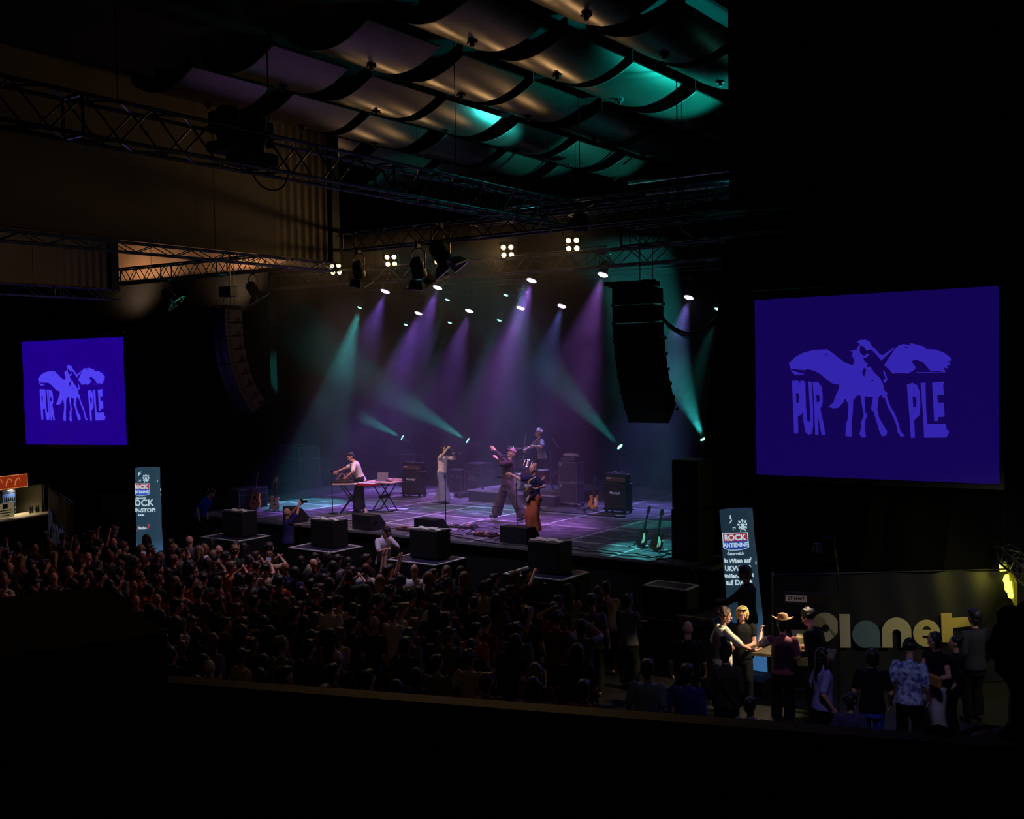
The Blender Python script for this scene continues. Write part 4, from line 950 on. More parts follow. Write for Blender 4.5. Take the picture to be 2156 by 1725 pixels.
# ------------------------------------------------------------------ guitars
def guitar(label, base, rz, kind, col, lean=.22, roll=0.0, onstand=True, group=None, col2=None, tag_cat='guitar'):
    t = thing('acoustic_guitar' if kind == 'acoustic' else 'bass_guitar' if kind == 'bass' else 'electric_guitar', label, tag_cat, base, rz, group)
    A = {'acoustic':[(-.20,.13),(-.185,.03),(-.10,-.02),(0,-.03),(.10,-.02),(.185,.03),(.20,.13),(.17,.24),(.135,.29),(.15,.37),(.14,.45),(.06,.47),(.02,.44),(-.04,.48),(-.12,.46),(-.15,.39),(-.135,.29),(-.175,.24)],
         'tele':[(-.16,.08),(-.13,.01),(-.05,-.02),(.05,-.02),(.13,.01),(.16,.08),(.145,.17),(.115,.23),(.13,.31),(.12,.37),(.08,.38),(.045,.33),(.03,.32),(-.03,.35),(-.06,.40),(-.12,.40),(-.145,.34),(-.115,.24),(-.145,.17)],
         'paul':[(-.165,.09),(-.13,.01),(-.05,-.02),(.05,-.02),(.13,.01),(.165,.09),(.15,.18),(.11,.24),(.125,.32),(.12,.37),(.09,.38),(.05,.31),(.03,.31),(-.03,.38),(-.10,.39),(-.135,.34),(-.11,.24),(-.15,.18)],
         'bass':[(-.17,.08),(-.13,.01),(-.04,-.01),(.06,-.03),(.15,.02),(.17,.10),(.14,.20),(.11,.27),(.14,.36),(.13,.43),(.09,.44),(.05,.36),(.03,.34),(-.03,.38),(-.07,.48),(-.12,.50),(-.15,.43),(-.11,.28),(-.15,.18)]}[kind]
    dd = .10 if kind == 'acoustic' else .045; nl_ = {'acoustic':.50,'tele':.46,'paul':.44,'bass':.66}[kind]; nt_ = max(z for x,z in A)-.06
    L = Matrix.Rotation(-lean,4,'X') @ Matrix.Rotation(roll,4,'Y'); L = Matrix.Translation((0,0,.06 if onstand else 0)) @ L
    wood = M('guitar_'+label[:18].replace(' ','_'), col, .25, vary=.12 if not col2 else 0, vscale=4, c2=col2)
    bd = MB().prism(A, dd, L).build('body', wood, t)
    MB().add([L@V3(v) for v in ((-.027,-.012,nt_),(.027,-.012,nt_),(.021,-.012,nt_+nl_),(-.021,-.012,nt_+nl_),(-.027,.02,nt_),(.027,.02,nt_),(.021,.015,nt_+nl_),(-.021,.015,nt_+nl_))],[(0,1,2,3),(7,6,5,4),(0,4,5,1),(1,5,6,2),(2,6,7,3),(3,7,4,0)]).build('neck', M('dark_fretboard',(60,38,28),.4,vary=.2) if kind != 'tele' else M('brown_neck',(120,66,50),.4,vary=.2), t)
    hd = [(-.022,0),(.022,0),(.04,.06),(.035,.17),(-.035,.17),(-.04,.06)] if kind != 'tele' else [(-.022,0),(.022,0),(.03,.1),(.045,.17),(.01,.2),(-.04,.14),(-.045,.03)]
    hm_ = MB().prism([(x,z+nt_+nl_) for x,z in hd], .018, L).build('headstock', M('pale_headstock',(205,170,130),.35) if kind in ('tele','bass') else M('black_headstock',(24,20,20),.3), t)
    tn_ = MB()
    for k in range(3):
        for s in (-1,1): tn_.ell(L@V3((s*.05,.005,nt_+nl_+.04+.045*k)),(.012,.01,.012),None,8,5)
    tn_.build('tuners', CHROME, hm_)
    if kind == 'acoustic':
        MB().prism([(.05*cos(a),.31+.05*sin(a)) for a in [i*pi/10 for i in range(20)]], .004, L@Matrix.Translation((0,-.003,0))).build('sound_hole', EYE_M, t)
        MB().prism([(-.08,.10),(.08,.10),(.08,.125),(-.08,.125)], .015, L@Matrix.Translation((0,-.012,0))).build('bridge', M('dark_bridge',(40,26,20),.4), t)
        MB().prism([(.05,.27),(.11,.24),(.09,.17),(.045,.22)],.004, L@Matrix.Translation((0,-.003,0))).build('pickguard', M('brown_pickguard',(70,36,20),.3), t)
    else:
        for z in ((.10,.17,.25) if kind == 'paul' else (.12,.24) if kind == 'tele' else (.12,.26)):
            MB().prism([(-.04,z),(.04,z),(.04,z+.025),(-.04,z+.025)],.01, L@Matrix.Translation((0,-.009,0))).build('pickup', CHROME if kind != 'bass' else BLACK, t)
        MB().prism([(.04,.06),(.12,.08),(.12,.2),(.06,.3),(.035,.3)],.005, L@Matrix.Translation((0,-.004,0))).build('pickguard', WHITE if kind == 'tele' else M('cream_guard',(225,205,170),.4), t)
        kn = MB()
        for k in range(3): kn.cyl(L@V3((.10-.02*k,-.02,.06+.05*k)),L@V3((.10-.02*k,0,.06+.05*k)),.010,n=8)
        kn.build('knobs', CHROME, t)
    st = MB()
    for k in range(6 if kind != 'bass' else 4): x = -.018+.0072*k*(1.5 if kind == 'bass' else 1); st.cyl(L@V3((x,-.016,.11)),L@V3((x*.8,-.014,nt_+nl_)),.0012,n=4)
    st.build('strings', METAL, t)
    return t, L
def gstand(label, base, rz, group='guitar stands'):
    t = thing('guitar_stand', label, 'stand', base, rz, group)
    MB().cyl((0,.12,.0),(0,.20,.62),.014,n=8).build('upright', DARKMET, t); MB().cyl((-.02,.12,.12),(-.22,-.16,.015),.012,n=8).cyl((.02,.12,.12),(.22,-.16,.015),.012,n=8).cyl((0,.14,.1),(0,.36,.015),.012,n=8).build('tripod_feet', DARKMET, t)
    MB().cyl((-.14,.02,.07),(.14,.02,.07),.012,n=8).cyl((-.12,.0,.07),(-.12,-.06,.10),.012,n=8).cyl((.12,0,.07),(.12,-.06,.10),.012,n=8).cyl((0,.14,.10),(0,.02,.07),.012,n=6).build('cradle', DARKMET, t)
    return t
g0 = at(534,1073,z=S); guitar('honey-coloured acoustic guitar on a stand at the left end of the stage', g0, .35, 'acoustic', (222,150,62)); gstand('stand under the acoustic guitar', g0, .35)
g1 = at(577,1076,z=S); guitar('cream electric guitar with brown neck on a stand, right of the acoustic guitar', g1, .45, 'tele', (232,214,160)); gstand('stand under the cream electric guitar', g1, .45)
g2 = at(1248,1074,z=S); guitar('gold sunburst electric guitar standing between the bass stack and the right amplifier', g2, .15, 'paul', (214,140,58), col2=(190,118,40)); gstand('stand under the gold sunburst guitar', g2, .15)
g3 = at(1347,1154,z=S); guitar('dark guitar on a stand, left of the two at the right stage front', g3, -.35, 'paul', (40,24,18), .34, group=None); gstand('stand of the left guitar at the right front of the stage', g3, -.35)
g4 = at(1379,1163,z=S); guitar('dark red sunburst guitar with pale guard, rightmost on the stage', g4, -.10, 'paul', (66,24,18), .34); gstand('stand of the rightmost guitar', g4, -.10)
# bass guitar hanging on the bass player
gt, L = guitar('dark brown bass guitar with pale headstock worn by the bass player', W(ba,(.28,.20,.90)), ba.rotation_euler.z+pi, 'bass', (78,50,50), .0, 1.0, False)
gt.location = W(ba,(.20,.19,.90))
gt.rotation_euler = (0,0,ba.rotation_euler.z+pi)
for ch in gt.children:
    ch.data.transform(Matrix.Scale(.93,4)) if ch.data.users == 1 else None

# pedalboards and cables
def pedalboard(label, c, rz, w, n, col):
    t = thing('pedalboard', label, 'pedalboard', c, rz, 'pedalboards at the stage front')
    MB().box((0,0,.03),(w,.32,.05),bev=.006).build('board', M('board_'+str(n),col,.6), t); rr = random.Random(n)
    for k in range(n):
        x = -w/2+.06+(w-.12)*(k%max(1,n//2))/max(1,n//2-1); y = -.08 if k < n//2 else .08
        q = MB().box((x,y,.075),(.07,.11,.045),bev=.006).build('effect_pedal', M('pedal_'+str(rr.randint(0,4)),[(150,150,160),(60,60,66),(180,140,120),(90,100,130),(200,200,205)][rr.randint(0,4)],.4,.2), t)
        MB().cyl((x,y-.03,.095),(x,y-.03,.112),.012,n=8).cyl((x-.02,y+.03,.095),(x-.02,y+.03,.11),.008,n=6).build('switches', CHROME, q)
    MB().tube([(-w/2,-.1,.06),(-w/2-.15,-.2,.02),(-w/2-.3,-.05,.01),(-w/2-.2,.15,.01)],.006,5).build('cable', CABLE, t)
    return t
pedalboard('low red-brown pedalboard at the stage edge left of the taped speaker', at(862,1117,z=S), -.05, .72, 8, (60,30,26))
pedalboard('cluttered pedalboard behind the second microphone stand', at(975,1111,z=S)+V3((0,0,0)), .2, .75, 10, (30,28,30))
pedalboard('pedalboard in a case with many cables, left of the bass player\'s wedge', at(1024,1129,z=S), -.1, .62, 8, (40,38,42))
flight_case('small effect box standing between the singer and the drum platform', at(972,1047,z=S), (.42,.3,.14), -.3)
t = thing('power_strip','small black power box in front of the right amplifier','box',at(1305,1090,z=S),.2); MB().box((0,0,.03),(.3,.12,.06),bev=.01).build('case', BLACK, t); MB().box((0,-.0,.062),(.2,.05,.004)).build('sockets', WHITE, t)
rr = random.Random(9)
def snake(label, pts, r=.010, n=10, amp=.12, mat=None):
    P = []
    for i in range(len(pts)-1):
        a = V3(pts[i]); b = V3(pts[i+1])
        for k in range(n): P.append(a.lerp(b,k/n)+V3((rr.uniform(-amp,amp)*.4,rr.uniform(-amp,amp),0)))
    P.append(V3(pts[-1])); 
    for _ in range(2): P = [P[0]]+[(P[i-1]+P[i]*2+P[i+1])/4 for i in range(1,len(P)-1)]+[P[-1]]
    return tag(MB().tube(P, r, 6).build('stage_cable', mat or CABLE, None, True), label, 'cable', 'cables lying on the stage')
zc = S+.012
def fl(*pp): return [V3((*at(x,y,z=S)[:2],zc)) for x,y in pp]
snake('long black cable running along the right stage edge', fl((1195,1156),(1250,1163),(1310,1170),(1370,1176),(1425,1166)), .013)
snake('second black cable beside the one along the right stage edge', fl((1200,1150),(1270,1160),(1340,1168),(1400,1178),(1430,1173)), .013)
snake('loops of black cable before the rightmost guitar', fl((1408,1165),(1380,1180),(1425,1183),(1400,1163),(1430,1160)), .012, amp=.2)
snake('tangled black cable around the middle pedalboards', fl((945,1108),(965,1120),(1000,1112),(985,1125),(1012,1130)), .010, amp=.25)
snake('thin cable curling left of the case pedalboard', fl((1002,1132),(1000,1112),(1040,1110),(1062,1128),(1045,1140)), .010, amp=.2)
snake('cable along the stage edge left of the bass player', fl((940,1128),(1000,1138),(1050,1146),(1110,1152)), .010, amp=.1)
snake('heap of cable behind the gold guitar', fl((1212,1072),(1235,1082),(1225,1070),(1260,1080),(1280,1078)), .012, amp=.25)
snake('cable from the synthesizer stand towards the front', fl((742,1082),(748,1095),(720,1100),(700,1104)), .010, amp=.15)
snake('cable trailing right of the singer\'s stand', fl((942,1118),(950,1125),(975,1128)), .010, amp=.1)
t = thing('keyboard_bag','flat round dark lid on the floor left of the gold guitar','lid',at(1262,1048,z=S)+V3((0,.3,.5)),0); MB().lathe([(0,-.03),(.36,-.03),(.36,.0),(0,.0)],(0,0,0)).build('disc', M('dark_violet_disc',(50,46,70),.4), t)
MB().cyl((0,0,-.5),(0,0,-.03),.02).build('leg', DARKMET, t)
# side stacks at the right end of the stage
t = thing('side_fill_stack','black loudspeaker stack on the stage beside the sloping curtain','loudspeaker',(-10.35,21.35,S),0)
MB().box((0,0,.55),(.70,.7,1.1),bev=.02).build('cabinet', TOLEX, t); MB().box((0,0,1.65),(.66,.7,1.06),bev=.02).build('cabinet', TOLEX, t); MB().box((0,-.352,.55),(.62,.01,1.0)).build('grille_cloth', GRILL, t)
for z in (.45,1.0): MB().box((-.352,0,z),(.01,.2,.06)).build('side_handle', EDGE, t)
# floor speakers with crossed tape on platforms in the pit
for i,(x,nm) in enumerate(((-22.75,'leftmost'),(-19.37,'second from the left'),(-16.08,'third from the left'),(-12.72,'rightmost'),(-9.85,None))):
    if nm:
        b = thing('pit_loudspeaker', f'black box speaker with crossed tape on top, {nm} before the stage', 'loudspeaker', (x,19.25,1.52), 0, 'taped box speakers in front of the stage')
        MB().box((0,0,.335),(.82,.52,.67),bev=.015).build('cabinet', TOLEX, b); MB().box((0,-.264,.335),(.74,.01,.6)).build('grille_cloth', BLACK, b)
        for s in (-1,1):
            MB().box((s*.16,0,.678),(.62,.10,.012),R=Matrix.Rotation(.55,3,'Z')).box((s*.16,0,.680),(.62,.10,.012),R=Matrix.Rotation(-.55,3,'Z')).build('tape_cross', WHITE, b)
    pn = nm or 'empty one at the right end'
    sx_,sy_ = (1.5,1.1) if nm else (.95,.6)
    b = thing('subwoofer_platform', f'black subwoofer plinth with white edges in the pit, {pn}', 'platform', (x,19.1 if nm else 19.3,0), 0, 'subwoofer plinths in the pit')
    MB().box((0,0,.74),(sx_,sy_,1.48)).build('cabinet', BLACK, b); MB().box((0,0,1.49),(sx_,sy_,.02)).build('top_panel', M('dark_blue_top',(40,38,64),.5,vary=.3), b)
    e = MB()
    for s in (-1,1): e.box((s*(sx_/2-.02),0,1.505),(.055,sy_+.02,.02)).box((0,s*(sy_/2-.02),1.505),(sx_+.02,.055,.02))
    e.build('edge_tape', WHITE, b)
struct(MB().box((-17.75,18.12,.55),(18.8,.05,1.1)).build('wall_crowd_barrier', DARKMET),'dark crowd barrier in front of the pit')
# ------------------------------------------------------------------ crowd on the floor
HAIRS = {'black':M('crowd_black_hair',(20,14,14),.55,vary=.3,vscale=40),'brown':M('crowd_brown_hair',(40,26,20),.55,vary=.3,vscale=40),'blond':M('crowd_blond_hair',(122,90,60),.55,vary=.2,vscale=40),'reddish':M('crowd_red_hair',(90,42,30),.55,vary=.2,vscale=40)}
TOPS = {'black':cloth('crowd_black_top',(20,20,22)),'white':cloth('crowd_white_top',(215,205,205)),'grey':cloth('crowd_grey_top',(110,106,108)),'navy':cloth('crowd_navy_top',(32,36,66)),'dark green':cloth('crowd_green_top',(40,56,46)),'wine red':cloth('crowd_red_top',(110,36,34)),'beige':cloth('crowd_beige_top',(176,150,120)),'orange':cloth('crowd_orange_top',(196,100,48))}
CP = []   # (thing, hair, pose)
kw = dict(voxel=.019, fine=False, eyes=False, trousers=TOPS['black'], wrk=.015, legend=.95)
poses = [
 ('short','looking up',dict(headrot=(8,0,0))),
 ('long','standing still',dict(headrot=(3,0,8))),
 ('curly','arms down',dict(headrot=(0,0,-12))),
 ('short','head turned right',dict(headrot=(0,0,-30))),
 ('bob','head turned left',dict(headrot=(4,0,25))),
 ('long','one arm raised',dict(wr=(.28,.22,1.95),er=(1,.1,0),headrot=(8,0,0))),
 ('short','both arms raised',dict(wr=(.26,.15,1.98),wl=(-.26,.15,1.98),er=(1,0,0),el=(-1,0,0))),
 ('bun','raising a phone',dict(wr=(.07,.36,1.66),wl=(-.07,.36,1.66),er=(1,.2,-.6),el=(-1,.2,-.6),nr=(-1,0,0),nl=(1,0,0))),
 ('bald','bald head tilted back',dict(headrot=(14,0,0),girth=1.15)),
 ('cap','wearing a cap',dict(headrot=(2,0,10))),
 ('short','arms crossed',dict(wr=(-.12,.24,1.22),wl=(.12,.26,1.24),er=(1,-.2,-.4),el=(-1,-.2,-.4))),
 ('curly','hand on head',dict(wl=(-.10,.02,1.80),el=(-1,.1,.1),headrot=(0,6,6))),
 ('bob','clapping',dict(wr=(.04,.34,1.58),wl=(-.04,.34,1.58),er=(1,0,-.6),el=(-1,0,-.6))),
 ('long','leaning sideways',dict(lean=(-4,7,0),headrot=(0,6,-18))),
]
hn = {'short':'short','long':'long','curly':'curly','bob':'chin-length','bun':'tied-up'}
for hair, ptxt, kk in poses:
    t, I = person('x', hair=hair, shirt=TOPS['black'], hairmat=HAIRS['brown'], **{**kw, **kk})
    CP.append((t, hair, ptxt))
rng = random.Random(77)
def inside(x, y):
    poly = [(-27.5,13.2),(-25.6,17.7),(-10.2,17.7),(-8.6,16.6),(-8.5,13.4),(-6.6,12.2),(-10.5,9.6),(-15,8.9),(-19,8.9)]
    c = False; n = len(poly)
    for i in range(n):
        x1,y1 = poly[i]; x2,y2 = poly[(i+1)%n]
        if (y1 > y) != (y2 > y) and x < (x2-x1)*(y-y1)/(y2-y1)+x1: c = not c
    return c
spots = []
y = 17.6; row = 0
while y > 9:
    x = -27+.3*(row%2)
    while x < -6:
        xx = x+rng.uniform(-.15,.15); yy = y+rng.uniform(-.16,.16)
        if inside(xx,yy):
            keep = 1.0 if xx < -12 else .62 if xx < -9.6 else .38
            if xx < -23: keep = .72
            if rng.random() < keep and min((xx+25.05)**2+(yy-18.05)**2-.3, (xx+25.1)**2+(yy-17.0)**2) > .36: spots.append((xx,yy))
        x += .66
    y -= .62; row += 1
def zone(x, y):
    if x < -22.5: a = 'left edge'
    elif x < -19.5: a = 'near left column'
    elif x < -17: a = 'below bald photographer'
    elif x < -14: a = 'below third speaker'
    elif x < -11.5: a = 'below bass player'
    else: a = 'sparse right side'
    b = 'at barrier' if y > 16.9 else 'near the front' if y > 15.6 else 'mid-floor' if y > 13.4 else 'dark rear' if y > 11.4 else 'under balcony rail'
    return a, b
used = set(); tops = list(TOPS); seen = {}
for i,(x,y) in enumerate(spots[:296]):
    k = rng.choice([0,1,2,3,4,0,1,3,4,2,0,1,2,3,5,6,7,8,9,10,11,12,13,2,10,4]) if y > 14 else rng.choice([0,1,2,3,4,8,9,10,13,0,1])
    t, hair, ptxt = CP[k]
    hc = rng.choice(['black','brown','brown','black','black','brown','blond','reddish' if hair != 'short' else 'brown']); tc_ = rng.choice(['black','black','black','white','grey','navy','dark green','wine red','beige','grey'] + (['orange'] if 13 < y < 16 else []))
    sc = rng.uniform(.93,1.05); rz = rng.uniform(-.25,.45)
    a, b = zone(x, y)
    who = f'{hn[hair]} {hc}-haired person' if hair in hn else 'bald person' if hair == 'bald' else 'person in dark cap'
    pp = ptxt if hair not in ('bald','cap') else ('tilted back' if hair == 'bald' else 'looking left of the stage')
    lab = f'{who}, {tc_} top, {ptxt if hair in hn else "watching"}, {b} {a}'
    for _ in range(60):
        if lab not in seen: break
        hc = rng.choice(['black','brown','blond','reddish']); tc_ = rng.choice(tops); who = f'{hn[hair]} {hc}-haired person' if hair in hn else who
        lab = f'{who}, {tc_} top, {ptxt if hair in hn else "watching"}, {b} {a}'
    seen[lab] = 1
    if k not in used:
        used.add(k); o = t; o.location = (x,y,0); o.rotation_euler = (0,0,rz); o.scale = (sc,)*3; o['label'] = lab
    else: o = dup(t, (x,y,0), rz, lab, sc=sc)
    o['group'] = 'audience on the hall floor'
    for ch in o.children:
        n = ch.name.split('.')[0]
        if n == 'shirt': setmat(ch, TOPS[tc_])
        elif n == 'hair': setmat(ch, HAIRS[hc])
        elif n == 'body' and rng.random() < .25: setmat(ch, SKIN2)
    if k == 7:
        q = V3((x,y,0))+Matrix.Rotation(rz,3,'Z')@V3((0,.40*sc,1.76*sc))
        ph = thing('smartphone', f'phone of {who} in {tc_} top, {b} {a}', 'phone', q, rz, 'phones held up in the crowd')
        MB().box((0,0,0),(.15,.008,.075),bev=.003).build('case', BLACK, ph); MB().box((0,-.005,0),(.14,.003,.067)).build('display', M('phone_display',(40,40,50),.2,emit=(90,80,110),estr=.8), ph)
for k,(t,h,p) in enumerate(CP):
    if k not in used:
        for ch in list(t.children): bpy.data.objects.remove(ch)
        bpy.data.objects.remove(t)

# photographers in the pit and a steward
pf = (-21.1,19.75,0)
BLUE = cloth('blue_shirt',(50,60,150)); LILAC = cloth('white_shirt_pit',(220,205,225))
ph, I = person('bald photographer in dark violet shirt reaching a camera over the stage edge', loc=(at(606,1090,Y=19.9).x,19.9,.45), rz=face(.35,.9), voxel=.010, h=1.78, headrot=(10,0,-8), wr=(.16,.26,1.86), wl=(.0,.30,1.82), er=(1,.2,-.3), el=(-1,.3,-.3), shirt=cloth('violet_shirt',(66,50,110)), sleeve=.9, trousers=BLK, hair='bald')
def camera_prop(label, p, rz):
    c = thing('camera', label, 'camera', p, rz, 'photographers\' cameras'); MB().box((0,0,0),(.15,.07,.10),bev=.012).box((0,0,.06),(.06,.06,.04),bev=.01).build('camera_body', BLACK, c); MB().lathe([(.03,0),(.042,.02),(.042,.12),(.0,.12)],(0,.03,0),frame((0,1,0))).build('lens', DARKMET, c, True); return c
camera_prop('camera held overhead by the bald photographer', W(ph,(.08,.36,1.92)), ph.rotation_euler.z)
p2, I = person('photographer in pale shirt and dark cap looking down at a camera before the stage', loc=(at(806,1150,Y=18.75).x,18.75,.5), rz=face(.75,-.15), voxel=.010, h=1.76, lean=(-6,0,0), headrot=(-28,0,0), wr=(.06,.34,1.25), wl=(-.06,.34,1.25), er=(1,-.3,-.4), el=(-1,-.3,-.4), shirt=LILAC, sleeve=.9, trousers=BLK, hair='cap', hairmat=M('brown_cap',(48,32,28),.8))
camera_prop('camera held at the chest of the photographer in the pale shirt', W(p2,(0,.42,1.27)), p2.rotation_euler.z)
p3, I = person('photographer with a raised arm in the pit before the rightmost taped speaker', loc=(at(1110,1190,Y=18.37).x,18.37,0), rz=face(.5,.4), voxel=.010, h=1.70, headrot=(5,0,0), wr=(.30,.12,1.72), wl=(-.05,.34,1.42), er=(1,.1,.4), el=(-1,.2,-.6), shirt=TOPS['black'], sleeve=.5, trousers=BLK, hair='short', hairmat=HAIRS['black'])
p4, I = person('steward in blue shirt bending by the left end of the stage', loc=(at(425,1110,Y=20.0).x,20.0,.9), rz=face(.6,.3), voxel=.012, h=1.72, lean=(-24,0,0), headrot=(-10,0,0), shirt=cloth('royal_blue_shirt',(30,50,190)), sleeve=.9, trousers=BLK, hair='short', hairmat=HAIRS['black'])
for nm,p,s in (('bald photographer',(ph.location.x,19.9,0),(.7,.6,.44)),('photographer in the pale shirt',(p2.location.x,18.75,0),(.6,.6,.49)),('photographer shielding the eyes',(p3.location.x,18.8,0),None),('steward in blue',(p4.location.x,20.0,0),(.8,.7,.89))):
    if s: tag(MB().box(V3(p)+V3((0,0,s[2]/2)),s,bev=.01).build('step_box', BLACK), f'black step under the {nm}', 'step', 'steps in the pit')
px = at(316,1180,z=1.75)
q1, I = person('broad person in dark jacket and pale cap in front of the left glowing column', loc=(-25.1,17.0,0), rz=.4, voxel=.014, h=1.86, fine=False, girth=1.2, shirt=TOPS['black'], sleeve=1.8, trousers=BLK, hair='cap', hairmat=M('mauve_cap',(130,90,110),.8), eyes=False)

# ------------------------------------------------------------------ people at the merchandise stand, lower right
def gp(px, y_head_top, h, **k):
    """standing place of a person whose head top shows at that pixel"""
    return at(px, y_head_top, z=h)
def put(px, py, h): p = gp(px,py,h); return (p.x,p.y,0)
V = .010
GREYTEE = cloth('two_tone_tee',(120,110,88)); CREAMS = cloth('cream_sleeves',(232,224,190))
a, I = person('person with wavy brown hair in cream-shouldered grey tee, holding out one hand', loc=put(1522,1284,1.78), rz=face(.62,.66), voxel=V, h=1.78, headrot=(-8,0,-22), wr=(.26,.42,1.10), er=(1,-.4,-.5), handr=(.25,1,.15), nr=(0,0,1), curl=.35, shirt=CREAMS, sleeve=.95, hem=-.10, trousers=JEANS, hair='curly', hairmat=M('sandy_brown_hair',(92,66,40),.5,bump=.5,bscale=90,vary=.3,vscale=30))
s = MB(); s.ring([(I['U'](0,-.012,z),I['R']@V3((rx,0,0)),I['R']@V3((0,ry,0))) for z,rx,ry in ((-.1,.187,.144),(.1,.168,.130),(.26,.182,.139),(.38,.19,.146),(.45,.10,.12))],20)
o = bpy.data.objects.new('back_panel', remesh(s,'back_panel',.013,2,.008,(9,9,3),GREYTEE)); COL.objects.link(o); o.parent = a
b, I = person('smiling person with blond hair and headphones, face lit, sunglasses on the hair', loc=put(1562,1288,1.64), rz=face(.30,-.85), voxel=V, h=1.72, headrot=(-14,0,10), wr=(.18,.30,1.12), wl=(-.14,.30,1.14), shirt=TOPS['black'], sleeve=.5, trousers=BLK, hair='bob', hairmat=M('golden_hair',(206,160,84),.5,bump=.5,bscale=90,vary=.3,vscale=30))
Hh = I['H']
MB().tube([Hh(.105*cos(k),.0,.72+.125*sin(k)) for k in [i*pi/10 for i in range(11)]],.011,6).ell(Hh(.10,0,.70),(.02,.035,.045)).ell(Hh(-.10,0,.70),(.02,.035,.045)).build('headphones', M('pale_headphones',(230,216,150),.4), b, True)
MB().ell(Hh(.035,.085,.80),(.03,.014,.024)).ell(Hh(-.035,.085,.80),(.03,.014,.024)).build('sunglasses', EYE_M, b, True)
c, I = person('person in brown wide-brimmed hat, dark vest over striped sleeves, pointing', loc=put(1648,1296,1.80), rz=face(-.28,.9), voxel=V, h=1.74, headrot=(-8,0,6), wl=(-.38,.34,1.42), el=(-.7,-.2,-1), handl=(-.1,.2,1), nl=(1,0,0), curl=.9, wr=(.18,.26,1.12), shirt=M('wine_stripe_shirt',(128,70,80),.85,vary=.3), sleeve=.8, hem=-.12, trousers=BLK, leg=(.10,.09,.09), hair='short', hairmat=HAIRS['brown'])
s = MB(); s.ring([(I['U'](0,0,z),I['R']@V3((rx,0,0)),I['R']@V3((0,ry,0))) for z,rx,ry in ((-.06,.20,.150),(.1,.185,.142),(.26,.195,.148),(.38,.18,.150),(.46,.12,.12))],20)
o = bpy.data.objects.new('vest', remesh(s,'vest',.013,2,.008,(9,9,3),M('dark_plum_vest',(46,20,30),.7,vary=.2))); COL.objects.link(o); o.parent = c
st = MB()
for k in range(5): q = I['sL'].lerp(I['eL'],.15+.15*k); d = (I['eL']-I['sL']).normalized(); F = frame(d); st.ring([(q-d*.011,F.col[0]*.077,F.col[1]*.077),(q+d*.011,F.col[0]*.077,F.col[1]*.077)],16)
st.build('sleeve_stripe', M('cream_stripe',(226,206,180),.8), c, True)
ha = MB(); Hh = I['H']; HR = I['HR']; rows = []
ha.ring([(Hh(0,-.005,z),HR@V3((rx,0,0)),HR@V3((0,ry,0))) for z,rx,ry in ((.775,.095,.112),(.84,.088,.102),(.88,.07,.082),(.895,.03,.05))],20)
hat = ha.build('hat_crown', M('brown_felt_hat',(150,112,70),.8,bump=.3,vary=.2), c, True)
g = []
for j in range(4):
    rr_ = .09+.028*j; g.append([Hh(rr_*1.0*cos(k)*1.0,-.005+rr_*1.15*sin(k),.785+.05*(j/3)**1.5*abs(cos(k))**2) for k in [i*2*pi/28 for i in range(29)]])
MB().sheet(g, (0,0,.006)).build('hat_brim', M('brown_felt_hat',(150,112,70)), hat, True)
d_, I = person('curly dark-haired person in dark jacket leaning in towards the hat wearer', loc=put(1722,1290,1.82), rz=face(-.8,.1), voxel=V, h=1.84, lean=(-10,0,0), headrot=(-14,0,0), wr=(.2,.28,1.1), wl=(-.18,.3,1.05), shirt=TOPS['black'], sleeve=1.9, trousers=BLK, hair='curly', hairmat=M('dark_curls',(18,13,10),.5,bump=.4,bscale=90))
s = MB().ring([(I['U'](0,.01,z),I['R']@V3((r_,0,0)),I['R']@V3((0,r_*.95,0))) for z,r_ in ((.42,.12),(.47,.10),(.53,.075))],16); s.build('neck_scarf', M('olive_scarf',(150,142,96),.8,vary=.2), d_, True)
MB().cyl(I['U'](.1,.158,.22),I['U'](.1,.17,.22),.022).build('round_badge', WHITE, d_)
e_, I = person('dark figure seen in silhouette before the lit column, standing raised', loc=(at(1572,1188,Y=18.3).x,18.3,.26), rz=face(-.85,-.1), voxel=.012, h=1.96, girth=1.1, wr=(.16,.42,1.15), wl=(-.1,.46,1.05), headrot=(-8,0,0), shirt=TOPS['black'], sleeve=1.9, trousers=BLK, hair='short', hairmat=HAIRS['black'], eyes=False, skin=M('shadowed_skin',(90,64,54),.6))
tag(MB().box((at(1572,1188,Y=18.3).x,18.3,.125),(.9,.7,.25),bev=.02).build('step_box', BLACK), 'black box the silhouetted figure stands on', 'step', 'steps in the pit')
